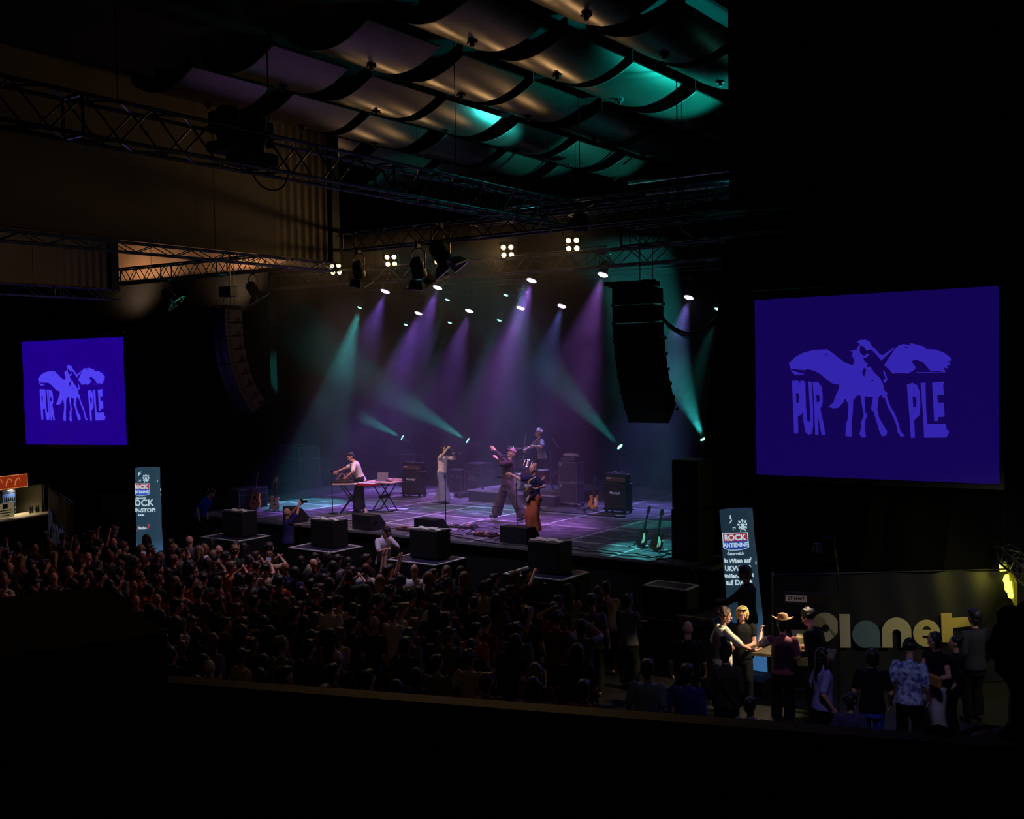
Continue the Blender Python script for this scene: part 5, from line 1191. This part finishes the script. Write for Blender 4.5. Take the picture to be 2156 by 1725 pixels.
MK = [('bald man with beard seen from behind at the left of the merchandise group',(1448,1312),1.76,.4,'bald',TOPS['black'],.9,TOPS['black'],1.15,{}),
 ('person in pompom hat and dark jacket with a diagonal bag strap',(1528,1362),1.74,.15,'short',cloth('dark_olive_jacket',(52,46,36)),1.9,TOPS['black'],1.1,{}),
 ('person with short dark hair in blue sweater, left of the pompom hat',(1446,1404),1.72,.2,'short',cloth('deep_blue_sweater',(34,44,120)),1.9,TOPS['black'],1.1,{}),
 ('short-haired person in pale blue striped shirt near the balcony rail',(1363,1394),1.76,.25,'short',cloth('pale_blue_shirt',(128,140,170)),.9,TOPS['black'],1.1,{}),
 ('long-haired person in lilac shirt standing sideways right of the hat wearer',(1732,1368),1.70,-.9,'long',cloth('lilac_shirt',(150,140,200)),.9,TOPS['black'],1.0,{}),
 ('person with brown bob, black top and blue jeans, back to us',(1836,1370),1.70,.35,'bob',TOPS['black'],.8,cloth('blue_denim',(60,80,180)),1.0,{}),
 ('person with dark bushy hair in blue-white patterned shirt, back to us',(1914,1354),1.76,.1,'curly',M('blue_patterned_shirt',(196,204,232),.8,vscale=16,c2=(70,84,150)),.95,TOPS['black'],1.05,dict(lean=(-5,0,0),headrot=(-16,0,0))),
 ('person with dark fringe in black sleeveless top and white trousers, turned towards us',(1972,1334),1.74,2.55,'bob',TOPS['black'],.3,cloth('off_white_trousers',(190,184,176)),1.0,dict(wr=(-.06,.28,1.12),wl=(-.16,.24,1.08),er=(1,-.3,-.4),el=(-1,-.3,-.4),headrot=(-10,0,-14),leg=(.11,.12,.13))),
 ('person in dark clothes with a bun behind the one in white trousers',(2012,1342),1.60,1.8,'bun',TOPS['black'],1.5,TOPS['black'],1.0,{}),
 ('man in dark jacket standing before the letter t on the banner',(2052,1288),1.82,.9,'short',cloth('charcoal_jacket',(44,46,52)),1.9,TOPS['black'],1.05,{}),
 ('small grey-haired person low by the rail beside the pompom hat',(1580,1474),1.50,.1,'short',TOPS['grey'],1.5,TOPS['black'],1.1,{}),
 ('low curly-haired person in dark dress between lilac shirt and blue jeans',(1790,1466),1.50,.1,'curly',cloth('patterned_dark_dress',(60,56,84)),.7,TOPS['black'],1.0,{})]
MKT = []
for lab,(px,py),h,rz,hair,top,sl,tr,gi,kk in MK:
    hp = {'bald':None}.get(hair, None); k2 = dict(kk)
    t, I = person(lab, loc=put(px,py,h), rz=rz, voxel=.012, h=h, girth=gi, shirt=top, sleeve=sl, trousers=tr, hair=hair, hairmat=HAIRS['black'] if hair != 'bob' else HAIRS['brown'], eyes=(rz > 1.2), fine=True, group=None, **k2)
    MKT.append((t,I))
t,I = MKT[1]; Hh = I['H']; HR = I['HR']
MB().ring([(Hh(0,-.01,z),HR@V3((r_,0,0)),HR@V3((0,r_*1.1,0))) for z,r_ in ((.70,.096),(.78,.098),(.83,.08),(.86,.04))],16).ell(Hh(-.03,-.02,.905),(.055,.055,.055)).build('pompom_hat', TOPS['black'], t, True)
U = I['U']; MB().tube([U(-.13,-.08,.47),U(-.06,-.165,.35),U(.05,-.165,.15),U(.17,-.13,-.02)],.022,6).build('bag_strap', BLACK, t)
t,I = MKT[0]; MB().ell(I['H'](0,.07,.63),(.065,.05,.06)).build('beard', HAIRS['brown'], t, True)
t,I = MKT[7]
q = thing('handbag','golden brown clutch bag held beside the person in white trousers','bag',W(t,(-.30,.30,1.12)),t.rotation_euler.z); MB().box((0,0,0),(.26,.07,.17),bev=.02).build('bag_body', M('tan_leather',(176,122,56),.4,vary=.2), q); MB().box((0,.037,.0),(.2,.006,.05),bev=.002).build('flap', M('tan_leather',(176,122,56)), q)

# merchandise counter, its lamp and sign
mc = at(1600,1405,z=.95); mc = V3((-7.05,17.75,0))
t = thing('merchandise_table','cluttered dark sales table behind the hat wearer, lit by a warm lamp','table',mc,.25)
MB().box((0,0,.92),(2.0,.7,.05)).build('tabletop', M('worn_tabletop',(92,80,56),.7,vary=.4), t)
for x in (-.9,.9):
    for y in (-.28,.28): MB().box((x,y,.45),(.06,.06,.9)).build('leg', DARKMET, t)
tag(MB().box(mc+V3((.55,.05,1.10)),(.34,.26,.30),R=Matrix.Rotation(.25,3,'Z'),bev=.01).build('merchandise_box', M('cardboard',(150,136,96),.8,vary=.2)), 'pale cardboard box on the sales table, left of the hat wearer', 'box', 'boxes on the sales table')
tag(MB().box(mc+V3((.15,.1,1.02)),(.30,.22,.14),R=Matrix.Rotation(.1,3,'Z'),bev=.01).build('merchandise_box', M('cardboard',(150,136,96))), 'low cardboard box on the sales table under the column foot', 'box', 'boxes on the sales table')
t = thing('shelf_sign','white label board above the sales table reading STIMMT','sign',(-6.72,17.9,1.86),.28)
MB().box((.18,.02,0),(.75,.04,.20),bev=.004).build('board', M('dark_board',(30,26,22),.8), t); MB().box((0,-.004,-.01),(.36,.012,.11)).build('label_plate', M('label_white',(225,222,205),.7), t); text('lettering','ST:MMT',.085,TR(0,-.012,-.04),M('label_ink',(30,30,30),.7),t,.002,.002); MB().box((.18,.03,-.45),(.05,.03,.8)).build('post', DARKMET, t)
lp = V3((-6.15,17.35,2.85)); l = bpy.data.lights.new('sales_lamp_light','SPOT'); l.energy = 380; l.color = WARM; l.spot_size = radians(62); l.spot_blend = .5; l.shadow_soft_size = .04
o = bpy.data.objects.new('sales_lamp_light', l); COL.objects.link(o); o.location = lp+V3((0,0,-.1)); o.rotation_euler = (V3((-.95,-.25,-1.5))).to_track_quat('-Z','Y').to_euler()
t = thing('clip_lamp','small black lamp on a bent stand above the sales table','lamp',lp); MB().lathe([(.0,.08),(.05,.08),(.09,-.06),(.085,-.06),(.045,.07)]).build('lamp_shade', BLACK, t, True); MB().tube([(0,0,.07),(.05,.1,.2),(.15,.35,.12),(.2,.45,-.5),(.2,.45,-2.84)],.012,6).build('stand_arm', DARKMET, t)
def fill(nm, p, aim, col, e, size, r=.3): return spot(nm, p, aim, col, e, size, .8, r)
fill('right_screen_fill', (-6.4,20.6,5.2), (-6.0,15.5,1.2), (.25,.22,1.0), 190, 110, 1.2)  # unseen spot in front of the right screen, boosting its glow
fill('violet_group_fill', (-2.5,9,9), (-4.5,16.6,.9), (.50,.48,1.0), 480, 46, .5)  # added violet fill on the merchandise group, no real lamp there
fill('banner_fill', (.5,15.5,6.5), (-5.0,20.8,.9), (1.0,.90,.66), 560, 38, .4)  # added off-frame fill that brightens the Planet banner
fill('left_banner_fill', (-31,15.5,4.2), (-32.6,20,1.2), (1.0,.85,.6), 90, 60, .3)  # added warm fill for the lettering of the small left banner
fill('crowd_pink_fill', (-16.5,20.4,7.5), (-19,14.5,1.6), (1.0,.36,.62), 200, 80, .6)  # added pink spot standing in for stage light on the crowd
fill('dim_crowd_fill', (-6,6,11), (-13,14,1), (1.0,.80,.45), 50, 80, .8)  # weak fill spot over the crowd, without a fixture
fill('left_screen_fill', (-33,20.8,5.2), (-25,14,1.2), (.3,.25,1.0), 260, 110, 1.2)  # invisible spot adding to the left screen's glow on crowd and banner

# ------------------------------------------------------------------ banner with the word Planet
def banner(label, p0, p1, h, zb, word=True, dim=False):
    p0 = V3(p0); p1 = V3(p1); L = (p1-p0).length; rz = atan2(p1.y-p0.y,p1.x-p0.x)
    t = thing('banner', label, 'banner', p0, rz)
    g = []
    for j in range(15):
        z = zb+h*j/14; g.append([V3((L*i/90, .025*sin(i*.5+z*2)+.05*sin(i*.21+1)*(j/14), z-.03*abs(sin(i*.16))*(1 if j > 12 else 0))) for i in range(91)])
    MB().sheet(g, (0,.01,0)).build('cloth', M('black_banner_cloth',(15,15,14),.85,bump=.3,bscale=3), t, True)
    for x in (0,L): MB().cyl((x,.06,0),(x,.06,zb+h+.05),.025).build('post', METAL, t)
    MB().cyl((0,.06,zb+h),(L,.06,zb+h),.015).build('top_rail', DARKMET, t)
    return t, L
bt, BLn = banner('long black banner with the big word Planet on the right', at(1630,1455,z=0).to_tuple(), (-3.35,21.6,0), 2.05, .05)
def onb(px, py):   # pixel on the banner plane -> local x,z
    a = bt.location; d = Matrix.Rotation(bt.rotation_euler.z,3,'Z')@V3((1,0,0)); n = V3((-d.y,d.x,0))
    ray = at(px,py,D=1)-V3((0,0,EYE)); tt = (a-V3((0,0,EYE))).dot(n)/ray.dot(n); p = V3((0,0,EYE))+ray*tt-a
    return p.dot(d), p.z
LW = [M('letter_cream',(190,182,140),.8),M('letter_cream',(0,0,0)),M('letter_teal',(92,116,118),.8),M('letter_khaki',(192,182,124),.8),M('letter_yellow',(200,184,104),.8),M('letter_gold',(200,176,76),.8)]
def arc(cx, cy, r, a0, a1, n=16): return [(cx+r*cos(a0+(a1-a0)*i/n), cy-r*sin(a0+(a1-a0)*i/n)) for i in range(n+1)]
def letter(nm, polys, mat, holes=()):
    mb = MB()
    for p in polys: mb.prism([onb(*q) for q in p], .012, TR(0,-.10,0))
    o = mb.build(nm, mat, bt)
    if holes:
        hb = MB()
        for p in holes: hb.prism([onb(*q) for q in p], .006, TR(0,-.106,0))
        hb.build('letter_gap', M('black_banner_cloth',(30,29,26)), o)
letter('letter_P',[arc(1733,1317,29,pi*1.25,-pi*.28,24)+[(1757,1334),(1738,1350),(1722,1338),(1712,1336)],
   [(1662,1324),(1704,1324),(1712,1336),(1706,1400),(1676,1400)]], LW[0], [arc(1734,1320,8,0,2*pi,12)])
letter('letter_l',[[(1763,1291),(1785,1291),(1787,1361),(1765,1361)]], LW[0])
letter('letter_a',[arc(1819,1333,29,pi*.0,pi*1.5)+[(1819,1361),(1849,1361),(1848,1333)]], LW[2])
letter('letter_n',[arc(1883,1329,31,0,pi)+[(1853,1361),(1875,1361),(1874,1332)]+arc(1883,1332,9,pi,0)+[(1893,1361),(1914,1361)]], LW[3])
letter('letter_e',[[(1946,1328)]+arc(1946,1331,28.5,0.02,pi*1.62)+[(1966,1350),(1964,1345),(1960,1342)]+[(1940,1342),(1936,1336),(1974,1336)]], LW[4], [[(1937,1323),(1940,1318),(1946,1316),(1952,1318),(1955,1323)]])
letter('letter_t',[[(1976,1289),(1998,1289),(1999,1299),(2046,1297),(2045,1308),(2038,1316),(2001,1320),(2001,1350),(1978,1350)]], LW[5])
b2, L2 = banner('small black banner with blue lettering seen edge-on at the far left', (-35.2,21.2,0), (-30.1,18.9,0), 1.85, .15)
text('lettering','Planet',1.5,TR(2.9,-.1,.30),M('letter_dim_blue',(110,124,200),.8),b2,.01,.02)

# ------------------------------------------------------------------ inflatable advertising columns, lit from inside
def column(label, base, rz, lean, h, glow, seed, lines, shift=0.0):
    t = thing('inflatable_column', label, 'advertising column', base, rz, 'inflatable radio columns'); t.rotation_euler = (0,lean,rz)
    m = bpy.data.materials.new('lit_petrol_fabric'); m.use_nodes = True; nt = m.node_tree; bs = nt.nodes['Principled BSDF']
    tc = nt.nodes.new('ShaderNodeTexCoord'); sp = nt.nodes.new('ShaderNodeSeparateXYZ'); r = nt.nodes.new('ShaderNodeValToRGB'); mr = nt.nodes.new('ShaderNodeMath'); mr.operation = 'MULTIPLY'; mr.inputs[1].default_value = 1/h
    nt.links.new(tc.outputs['Object'],sp.inputs[0]); nt.links.new(sp.outputs['Z'],mr.inputs[0]); nt.links.new(mr.outputs[0],r.inputs['Fac'])
    # petrol fabric, with the inner light's brighter blue foot put into the colour
    r.color_ramp.elements[0].color = (*lin((70,130,190)),1); r.color_ramp.elements[1].color = (*lin((40,66,84)),1)
    r.color_ramp.elements[0].position = .10; r.color_ramp.elements[1].position = .42
    nt.links.new(r.outputs['Color'],bs.inputs['Base Color']); nt.links.new(r.outputs['Color'],bs.inputs['Emission Color']); bs.inputs['Emission Strength'].default_value = glow; bs.inputs['Roughness'].default_value = .7
    g = []; w = .34; made = []
    def wrap(o):
        P = []; n_ = 240
        for i in range(n_+1):
            a = -pi/2-pi*.75+1.5*pi*i/n_; c_,s_ = cos(a),sin(a); k = (abs(c_)**3.2+abs(s_)**3.2)**(-1/3.2); P.append(V3((w*k*c_, w*k*s_*.85)+(0,)))
        D = [0.0]
        for i in range(n_): D.append(D[-1]+(P[i+1]-P[i]).length)
        mid_ = D[n_//2]
        for v in o.data.vertices:
            d0 = mid_+v.co.x; i = min(range(n_), key=lambda q: abs(D[q]-d0)) if abs(v.co.x) > .20 else None
            tp = 1.0-.10*(v.co.z/h)
            off = -(v.co.y-yf)+.006
            if i is None: v.co.y = -w*.85*tp-off; continue
            pt = P[i]; tg = (P[i+1]-P[i]).normalized(); nn_ = V3((tg.y,-tg.x,0)); q = V3((pt.x*tp,pt.y*tp,0))+nn_*off; v.co.x = q.x; v.co.y = q.y
        return o
    for j in range(17):
        z = h*j/16; pl = 1+.02*sin(j*1.3); q = []
        for i in range(33):
            a = 2*pi*i/32; c_,s_ = cos(a),sin(a); k = (abs(c_)**3.2+abs(s_)**3.2)**(-1/3.2); taper = 1.0-.10*(z/h)
            q.append(V3((w*k*c_*pl*taper, w*k*s_*pl*taper*.85, z+.03)))
        g.append(q)
    MB().sheet(g).build('fabric_tube', m, t, True)
    MB().ring([(V3((0,0,h+.02+zz)),V3((w*.9*q,0,0)),V3((0,w*.78*q,0))) for zz,q in ((0,1),(.015,.9),(.03,.3))],20).build('top_cap', m, t, True)
    EM = lambda n,c,e=glow*1.4: M(n+label[:5],c,.7,emit=c,estr=e)
    yf = -.315
    red = EM('logo_red',(150,50,64)); blu = EM('logo_blue',(40,70,160)); wht = EM('logo_white',(190,215,225),.85)
    X_ = [-.27+.52*i/12 for i in range(13)]; lz = lambda x: h-.70+.05*abs((x+.01)/.26)**2.5; m1 = MB(); m2 = MB()
    for a_,b_ in zip(X_,X_[1:]):
        m1.prism([(a_,h-.38),(b_,h-.38),(b_,h-.53),(a_,h-.53)],.008,TR(0,yf,0)); m2.prism([(a_,h-.53),(b_,h-.53),(b_,lz(b_)),(a_,lz(a_))],.008,TR(0,yf,0))
    m1.build('logo_top', red, t); m2.build('logo_bottom', blu, t)
    MB().tube([(x,yf-.003,h-.375) for x in X_]+[(x,yf-.003,lz(x)) for x in reversed(X_)]+[(X_[0],yf-.003,h-.375)],.006,5).build('logo_rim', wht, t)
    text('logo_text','ROCK',.15,TR(-.01,yf-.008,h-.51),wht,t,.003,.006); text('logo_text','ANTENNE',.105,TR(-.01,yf-.008,h-.635),wht,t,.003,.004); text('logo_text','Österreich',.075,TR(-.02,yf-.004,h-.79),wht,t,.003,.002)
    for s_,z,sz in lines: text('slogan', s_, sz, TR(.0,yf-.004,h-z), wht, t, .003, .005)
    MB().prism([(-.16,h-1.68),(.20,h-1.60),(.24,h-1.47),(-.12,h-1.52)],.008,TR(0,yf,0)).build('red_patch', red, t); text('slogan','Radio',.10,TR(.03,yf-.01,h-1.61),wht,t,.003,.004)
    # doodles: flash, big wheel, note
    MB().prism([(-.06,h-.03),(.05,h-.02),(.0,h-.09),(.04,h-.09),(-.09,h-.20),(-.04,h-.11),(-.07,h-.11)],.006,TR(0,yf+.004,0)).build('flash_doodle', wht, t)
    wh = MB(); c_ = (.16,h-.22)
    wh.tube([(c_[0]+.07*cos(a),yf,c_[1]+.07*sin(a)) for a in [i*2*pi/16 for i in range(17)]],.008,5)
    for k in range(8): a = k*pi/4; wh.tube([(c_[0],yf,c_[1]),(c_[0]+.07*cos(a),yf,c_[1]+.07*sin(a))],.004,4).box((c_[0]+.09*cos(a),yf,c_[1]+.09*sin(a)),(.025,.008,.025))
    wh.tube([(c_[0],yf,c_[1]),(c_[0]-.05,yf,c_[1]-.13)],.007,4).tube([(c_[0],yf,c_[1]),(c_[0]+.05,yf,c_[1]-.13)],.007,4).build('wheel_doodle', wht, t)
    MB().box((0,yf,h-.27),(.05,.008,.012)).box((-.02,yf,h-.295),(.01,.008,.05)).box((.02,yf,h-.285),(.01,.008,.035)).build('note_doodle', wht, t)
    for ch in t.children:
        if ch.name.split('.')[0] in ('logo_top','logo_bottom','logo_rim','logo_text','slogan','red_patch','flash_doodle','wheel_doodle','note_doodle'):
            ch.data.transform(Matrix.Translation((shift,0,0))); wrap(ch)
    rr = random.Random(seed); dm = MB()
    for _ in range(9): z = rr.uniform(.2,.98)*h; dm.ell((.318*(1-.1*z/h),rr.uniform(-.2,.2),z),(.008,.03,.04))
    dm.build('side_doodles', wht, t)
    return t
column('leaning glowing inflatable column with a red and blue radio logo, behind the silhouetted figure', (-8.16,19.25,0), .38, -.075, 3.12, .50, 3, [('In Wien auf',.94,.115),('UKW 103',1.09,.13),('und landesweit',1.22,.10),('auf DAB+',1.36,.13)], -.05)
column('farther glowing inflatable column at the left, beyond the crowd', (-25.05,18.05,0), .70, 0.0, 3.32, .85, 5, [('ROCK',.98,.25),('NON-STOP!',1.15,.15),('im Radio',1.24,.05)], -.14)

# ------------------------------------------------------------------ bar at the far left
bx, by = -35.17, 20.03
t = thing('bar_stand','lit bar kiosk with pale counter at the left edge','bar',(bx,by,0),1.75)
MB().box((-.6,.2,.5),(3.9,.9,1.0)).build('front', BLACK, t); MB().box((-.6,.1,1.06),(4.0,1.1,.06),bev=.01).build('counter', M('pale_counter',(206,198,170),.5,vary=.1), t)
MB().box((-.6,1.6,1.5),(3.9,.06,1.2)).build('back_wall', M('bar_back',(70,66,56),.7,vary=.3), t); MB().box((1.3,.9,1.55),(.06,1.4,1.05)).build('side_wall', M('bar_side',(120,114,96),.7,vary=.2), t)
MB().box((-.6,.85,2.12),(3.95,1.6,.08)).build('ceiling_board', BLACK, t)
MB().cyl((1.28,.1,1.1),(1.28,.1,2.1),.025).build('post', METAL, t)
ld = MB()
for x in (-1.4,-.5,.45): ld.box((x,.8,2.07),(.6,.12,.015))
ld.build('strip_light', M('bar_light',(200,190,150),.4,emit=(255,236,190),estr=4), t)
for x in (-1.4,.45): 
    p = W(t,(x,.7,2.0)); spot('bar_light', p, p+V3((0,-.1,-1)), WARM, 120, 130, .7, .2)
q = thing('bar_fascia_sign','orange glowing sign board above the bar','sign',W(t,(-1.36,-.02,2.30)),1.75)
MB().box((0,0,0),(3.6,.10,.44),bev=.01).build('sign_box', M('orange_sign',(120,40,14),.6,emit=(128,42,14),estr=.9,vary=.5,vscale=5), q)
MB().tube([(-1.8,-.06,-.22),(1.8,-.06,-.22),(1.8,-.06,.22),(-1.8,-.06,.22),(-1.8,-.06,-.22)],.012,5).build('sign_rim', M('orange_rim',(220,130,70),.5,emit=(216,130,70),estr=.8), q)
rr = random.Random(2); sq = MB()
for k in range(9):
    x = -1.5+.36*k; sq.tube([(x+.14*cos(a)*rr.uniform(.6,1),-.062,.13*sin(a*1.6)) for a in [i*.5 for i in range(10)]],.009,4)
sq.build('swirl_pattern', M('orange_rim',(220,130,70)), q)
def fridge(label, loc, lit):
    f = thing('drinks_fridge', label, 'fridge', loc, 1.75, 'fridges behind the bar'); MB().box((0,.02,.42),(.62,.5,.84),bev=.01).build('cabinet', M('fridge_dark',(30,32,38),.4), f)
    MB().box((0,-.24,.38),(.5,.02,.68)).build('glass_door', M('lit_fridge_inside'+str(lit),lit,.3,emit=lit,estr=.55), f)
    for z in (.22,.44): MB().box((0,-.255,z),(.5,.02,.014)).build('shelf', WHITE, f)
    b = MB()
    for z in (.08,.235,.455):
        for k in range(6): b.lathe([(0,0),(.025,0),(.025,.10),(.01,.14),(.01,.16),(0,.16)],(-.2+.08*k,-.262,z),None,8)
    b.build('bottles', M('dark_bottle_glass',(24,36,30),.2), f); MB().box((0,-.245,.78),(.5,.01,.08)).build('header', M('fridge_header',(60,70,90),.4,emit=(60,70,90),estr=.4), f); return f
fridge('left fridge with warm glow behind the bar', W(t,(-.55,.95,1.09)), (120,116,96)); fridge('right fridge with blue glow behind the bar', W(t,(.32,.95,1.09)), (60,84,140))
tag(MB().box(W(t,(-.14,.7,1.42)),(.05,.05,.66)).build('fluorescent_tube', M('tube_glow',(240,235,210),.4,emit=(240,232,200),estr=2)), 'bright upright tube light between the two fridges', 'lamp')
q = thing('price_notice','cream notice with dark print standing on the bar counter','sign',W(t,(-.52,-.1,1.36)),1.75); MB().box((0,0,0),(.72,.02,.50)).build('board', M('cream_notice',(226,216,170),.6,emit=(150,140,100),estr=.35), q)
nb = MB().box((0,-.014,.14),(.2,.006,.16))
for k,(w_,z) in enumerate(((.5,.0),(.62,-.08),(.3,-.17))): nb.box((0,-.014,z),(w_,.006,.03))
nb.build('printed_lines', M('notice_ink',(60,54,36),.7), q)
for k in range(5):
    b0 = W(t,(.72+.13*k,.15+.05*(k%2),1.09)); tag(MB().lathe([(0,0),(.035,0),(.035,.16),(.014,.22),(.014,.26),(0,.26)],b0,None,10).build('counter_bottle', M('dark_bottle_glass',(24,36,30))), f'dark bottle at the right end of the bar counter, {["first","second","third","fourth","last"][k]} from the left', 'bottle', 'bottles on the bar counter')

# ------------------------------------------------------------------ lit stall at the right edge
sx = at(2093,1400,Y=22.5); sx = V3((sx.x,sx.y,0))
truss('tall thin truss leg of the lit stall at the right edge', (sx.x+.25,22.5,.05), (sx.x+.26,22.5,3.0), .16,.16,.014,.25, mat=METAL)
tt = truss('bright truss rail slanting down over the yellow neon at the right edge', at(2092,1160,Y=22.5).to_tuple(), at(2190,1245,Y=19.6).to_tuple(), .28,.28,.022,.35, mat=METAL)
q = thing('neon_sign','yellow neon sign at the right edge of the picture','sign',(-3.96,21.1,1.93),-1.308)
MB().box((0,.05,0),(2.7,.05,.40),bev=.01).build('backboard', M('yellow_board',(110,104,10),.6,emit=(96,92,8),estr=.8), q)
pts = [(-1.2,0,.05),(-1.0,0,.14),(-.6,0,.02),(-.3,0,.10),(.0,0,-.05),(.25,0,.08),(.5,0,-.10),(.8,0,.06),(1.15,0,-.08)]
MB().tube(pts,.055,8).build('neon_tube', M('yellow_neon',(255,250,60),.4,emit=(250,255,70),estr=4), q)
q = thing('info_screen','blue lit display board under the yellow neon','screen',(-3.1,18.75,2.3),-1.308); MB().box((0,0,0),(1.5,.05,.42),bev=.01).build('display', M('blue_display',(70,100,210),.4,emit=(72,104,214),estr=1.0), q); MB().box((.0,.03,0),(1.56,.04,.48)).build('frame', METAL, q)
MB().prism([(-.1,.1),(.05,.05),(.1,-.1),(-.05,-.05)],.006,TR(0,-.034,0)).build('printed_mark', M('display_mark',(120,150,240),.5,emit=(120,150,240)), q)
fill('neon_spill', (-4.2,21.0,2.0), (-5.6,21.0,1.5), (.95,.85,.1), 60, 165, .3)
fill('stall_fill', (-3.0,19.6,3.6), (-4.2,21.5,1.6), (1.0,.95,.75), 50, 100, .2)  # small unseen fill added so the stall truss shows
# dark tents and barriers right of the stage
t = thing('equipment_case','flat dark covered case in the pit between the stage and the glowing column','case',(-8.98,18.95,0),0,None)
MB().box((0,0,.55),(.76,.8,1.1),bev=.04).build('body', TOLEX, t); MB().tube([(-.38,-.4,1.11),(.38,-.4,1.11),(.38,.4,1.11)],.010,5).build('edging', EDGE, t)

# ------------------------------------------------------------------ balcony
RA = V3((-2.68,1.97,5.0)); RB = V3((-.55,2.71,5.0)); rd = (RB-RA).normalized(); rn = V3((-rd.y,rd.x,0))
WOODR = M('brown_rail_top',(84,60,46),.6,vary=.3,vscale=6)
mid = (RA+RB)/2; Rz = Matrix.Rotation(atan2(rd.y,rd.x),3,'Z')
struct(MB().box(mid+rd*.0+V3((0,0,-.02)),(12.0,.065,.03),R=Rz).build('trim_balcony_rail', WOODR), 'thin brown top edge of the black balcony parapet')
struct(MB().box(mid-rn*.02+V3((0,0,-.62)),(12.0,.06,1.18),R=Rz).build('wall_balcony_parapet', CONC), 'black balcony parapet across the bottom of the picture')
struct(MB().box(mid-rn*3.0+V3((0,0,-1.15)),(12.0,6.0,.1),R=Rz).build('floor_balcony', FLOORM), 'dark balcony floor')
c0 = at(350,1335,D=2.9); 
t = thing('covered_flight_case','black covered case on the balcony filling the lower left corner','case',(0,0,0))
A = at(352,1334,D=2.55); B = at(352,1332,D=3.1); hgt = A.z-3.9
tt_ = V3((A.x,A.y,3.9)); u = (V3((at(0,1312,D=2.35).x,at(0,1312,D=2.35).y,3.9))-tt_).normalized(); vv = V3((u.y,-u.x,0))
MB().add([tt_, tt_+u*2.2, tt_+u*2.2+vv*.7, tt_+vv*.7]+[p+V3((0,0,hgt)) for p in (tt_, tt_+u*2.2, tt_+u*2.2+vv*.7, tt_+vv*.7)],[(0,1,2,3),(7,6,5,4),(0,4,5,1),(1,5,6,2),(2,6,7,3),(3,7,4,0)]).build('body', CONC, t)
h2 = at(2168,1272,D=2.6)
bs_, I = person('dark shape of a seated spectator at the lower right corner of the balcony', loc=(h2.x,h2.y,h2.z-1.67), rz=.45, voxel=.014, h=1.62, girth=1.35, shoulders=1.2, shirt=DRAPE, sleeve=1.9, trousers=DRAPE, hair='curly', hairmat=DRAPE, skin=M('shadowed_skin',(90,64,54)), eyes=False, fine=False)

# ------------------------------------------------------------------ haze over the stage
me = MB().box((-19.3,26.9,5.65),(16.6,11.4,7.84)).mesh('stage_haze'); ho = bpy.data.objects.new('stage_haze', me); COL.objects.link(ho)
vm = bpy.data.materials.new('stage_haze'); vm.use_nodes = True; nt = vm.node_tree; nt.nodes.clear()
out = nt.nodes.new('ShaderNodeOutputMaterial'); pv = nt.nodes.new('ShaderNodeVolumePrincipled'); pv.inputs['Color'].default_value = (.92,.92,1,1)
pv.inputs['Density'].default_value = .011; pv.inputs['Anisotropy'].default_value = .25
nz = nt.nodes.new('ShaderNodeTexNoise'); nz.inputs['Scale'].default_value = .38; nz.inputs['Detail'].default_value = 2.5; nz.inputs['Distortion'].default_value = .6
tcn = nt.nodes.new('ShaderNodeTexCoord'); nt.links.new(tcn.outputs['Object'], nz.inputs['Vector'])
mrn = nt.nodes.new('ShaderNodeMapRange'); mrn.inputs['From Min'].default_value = .34; mrn.inputs['From Max'].default_value = .66; mrn.inputs['To Min'].default_value = .003; mrn.inputs['To Max'].default_value = .019
nt.links.new(nz.outputs['Fac'], mrn.inputs['Value']); nt.links.new(mrn.outputs[0], pv.inputs['Density'])
nt.links.new(pv.outputs[0], out.inputs['Volume']); me.materials.append(vm)
tag(ho, 'thin drifting haze that makes the light beams over the stage visible', 'haze'); ho['kind'] = 'stuff'

bpy.data.scenes.remove(WORKSHOP)
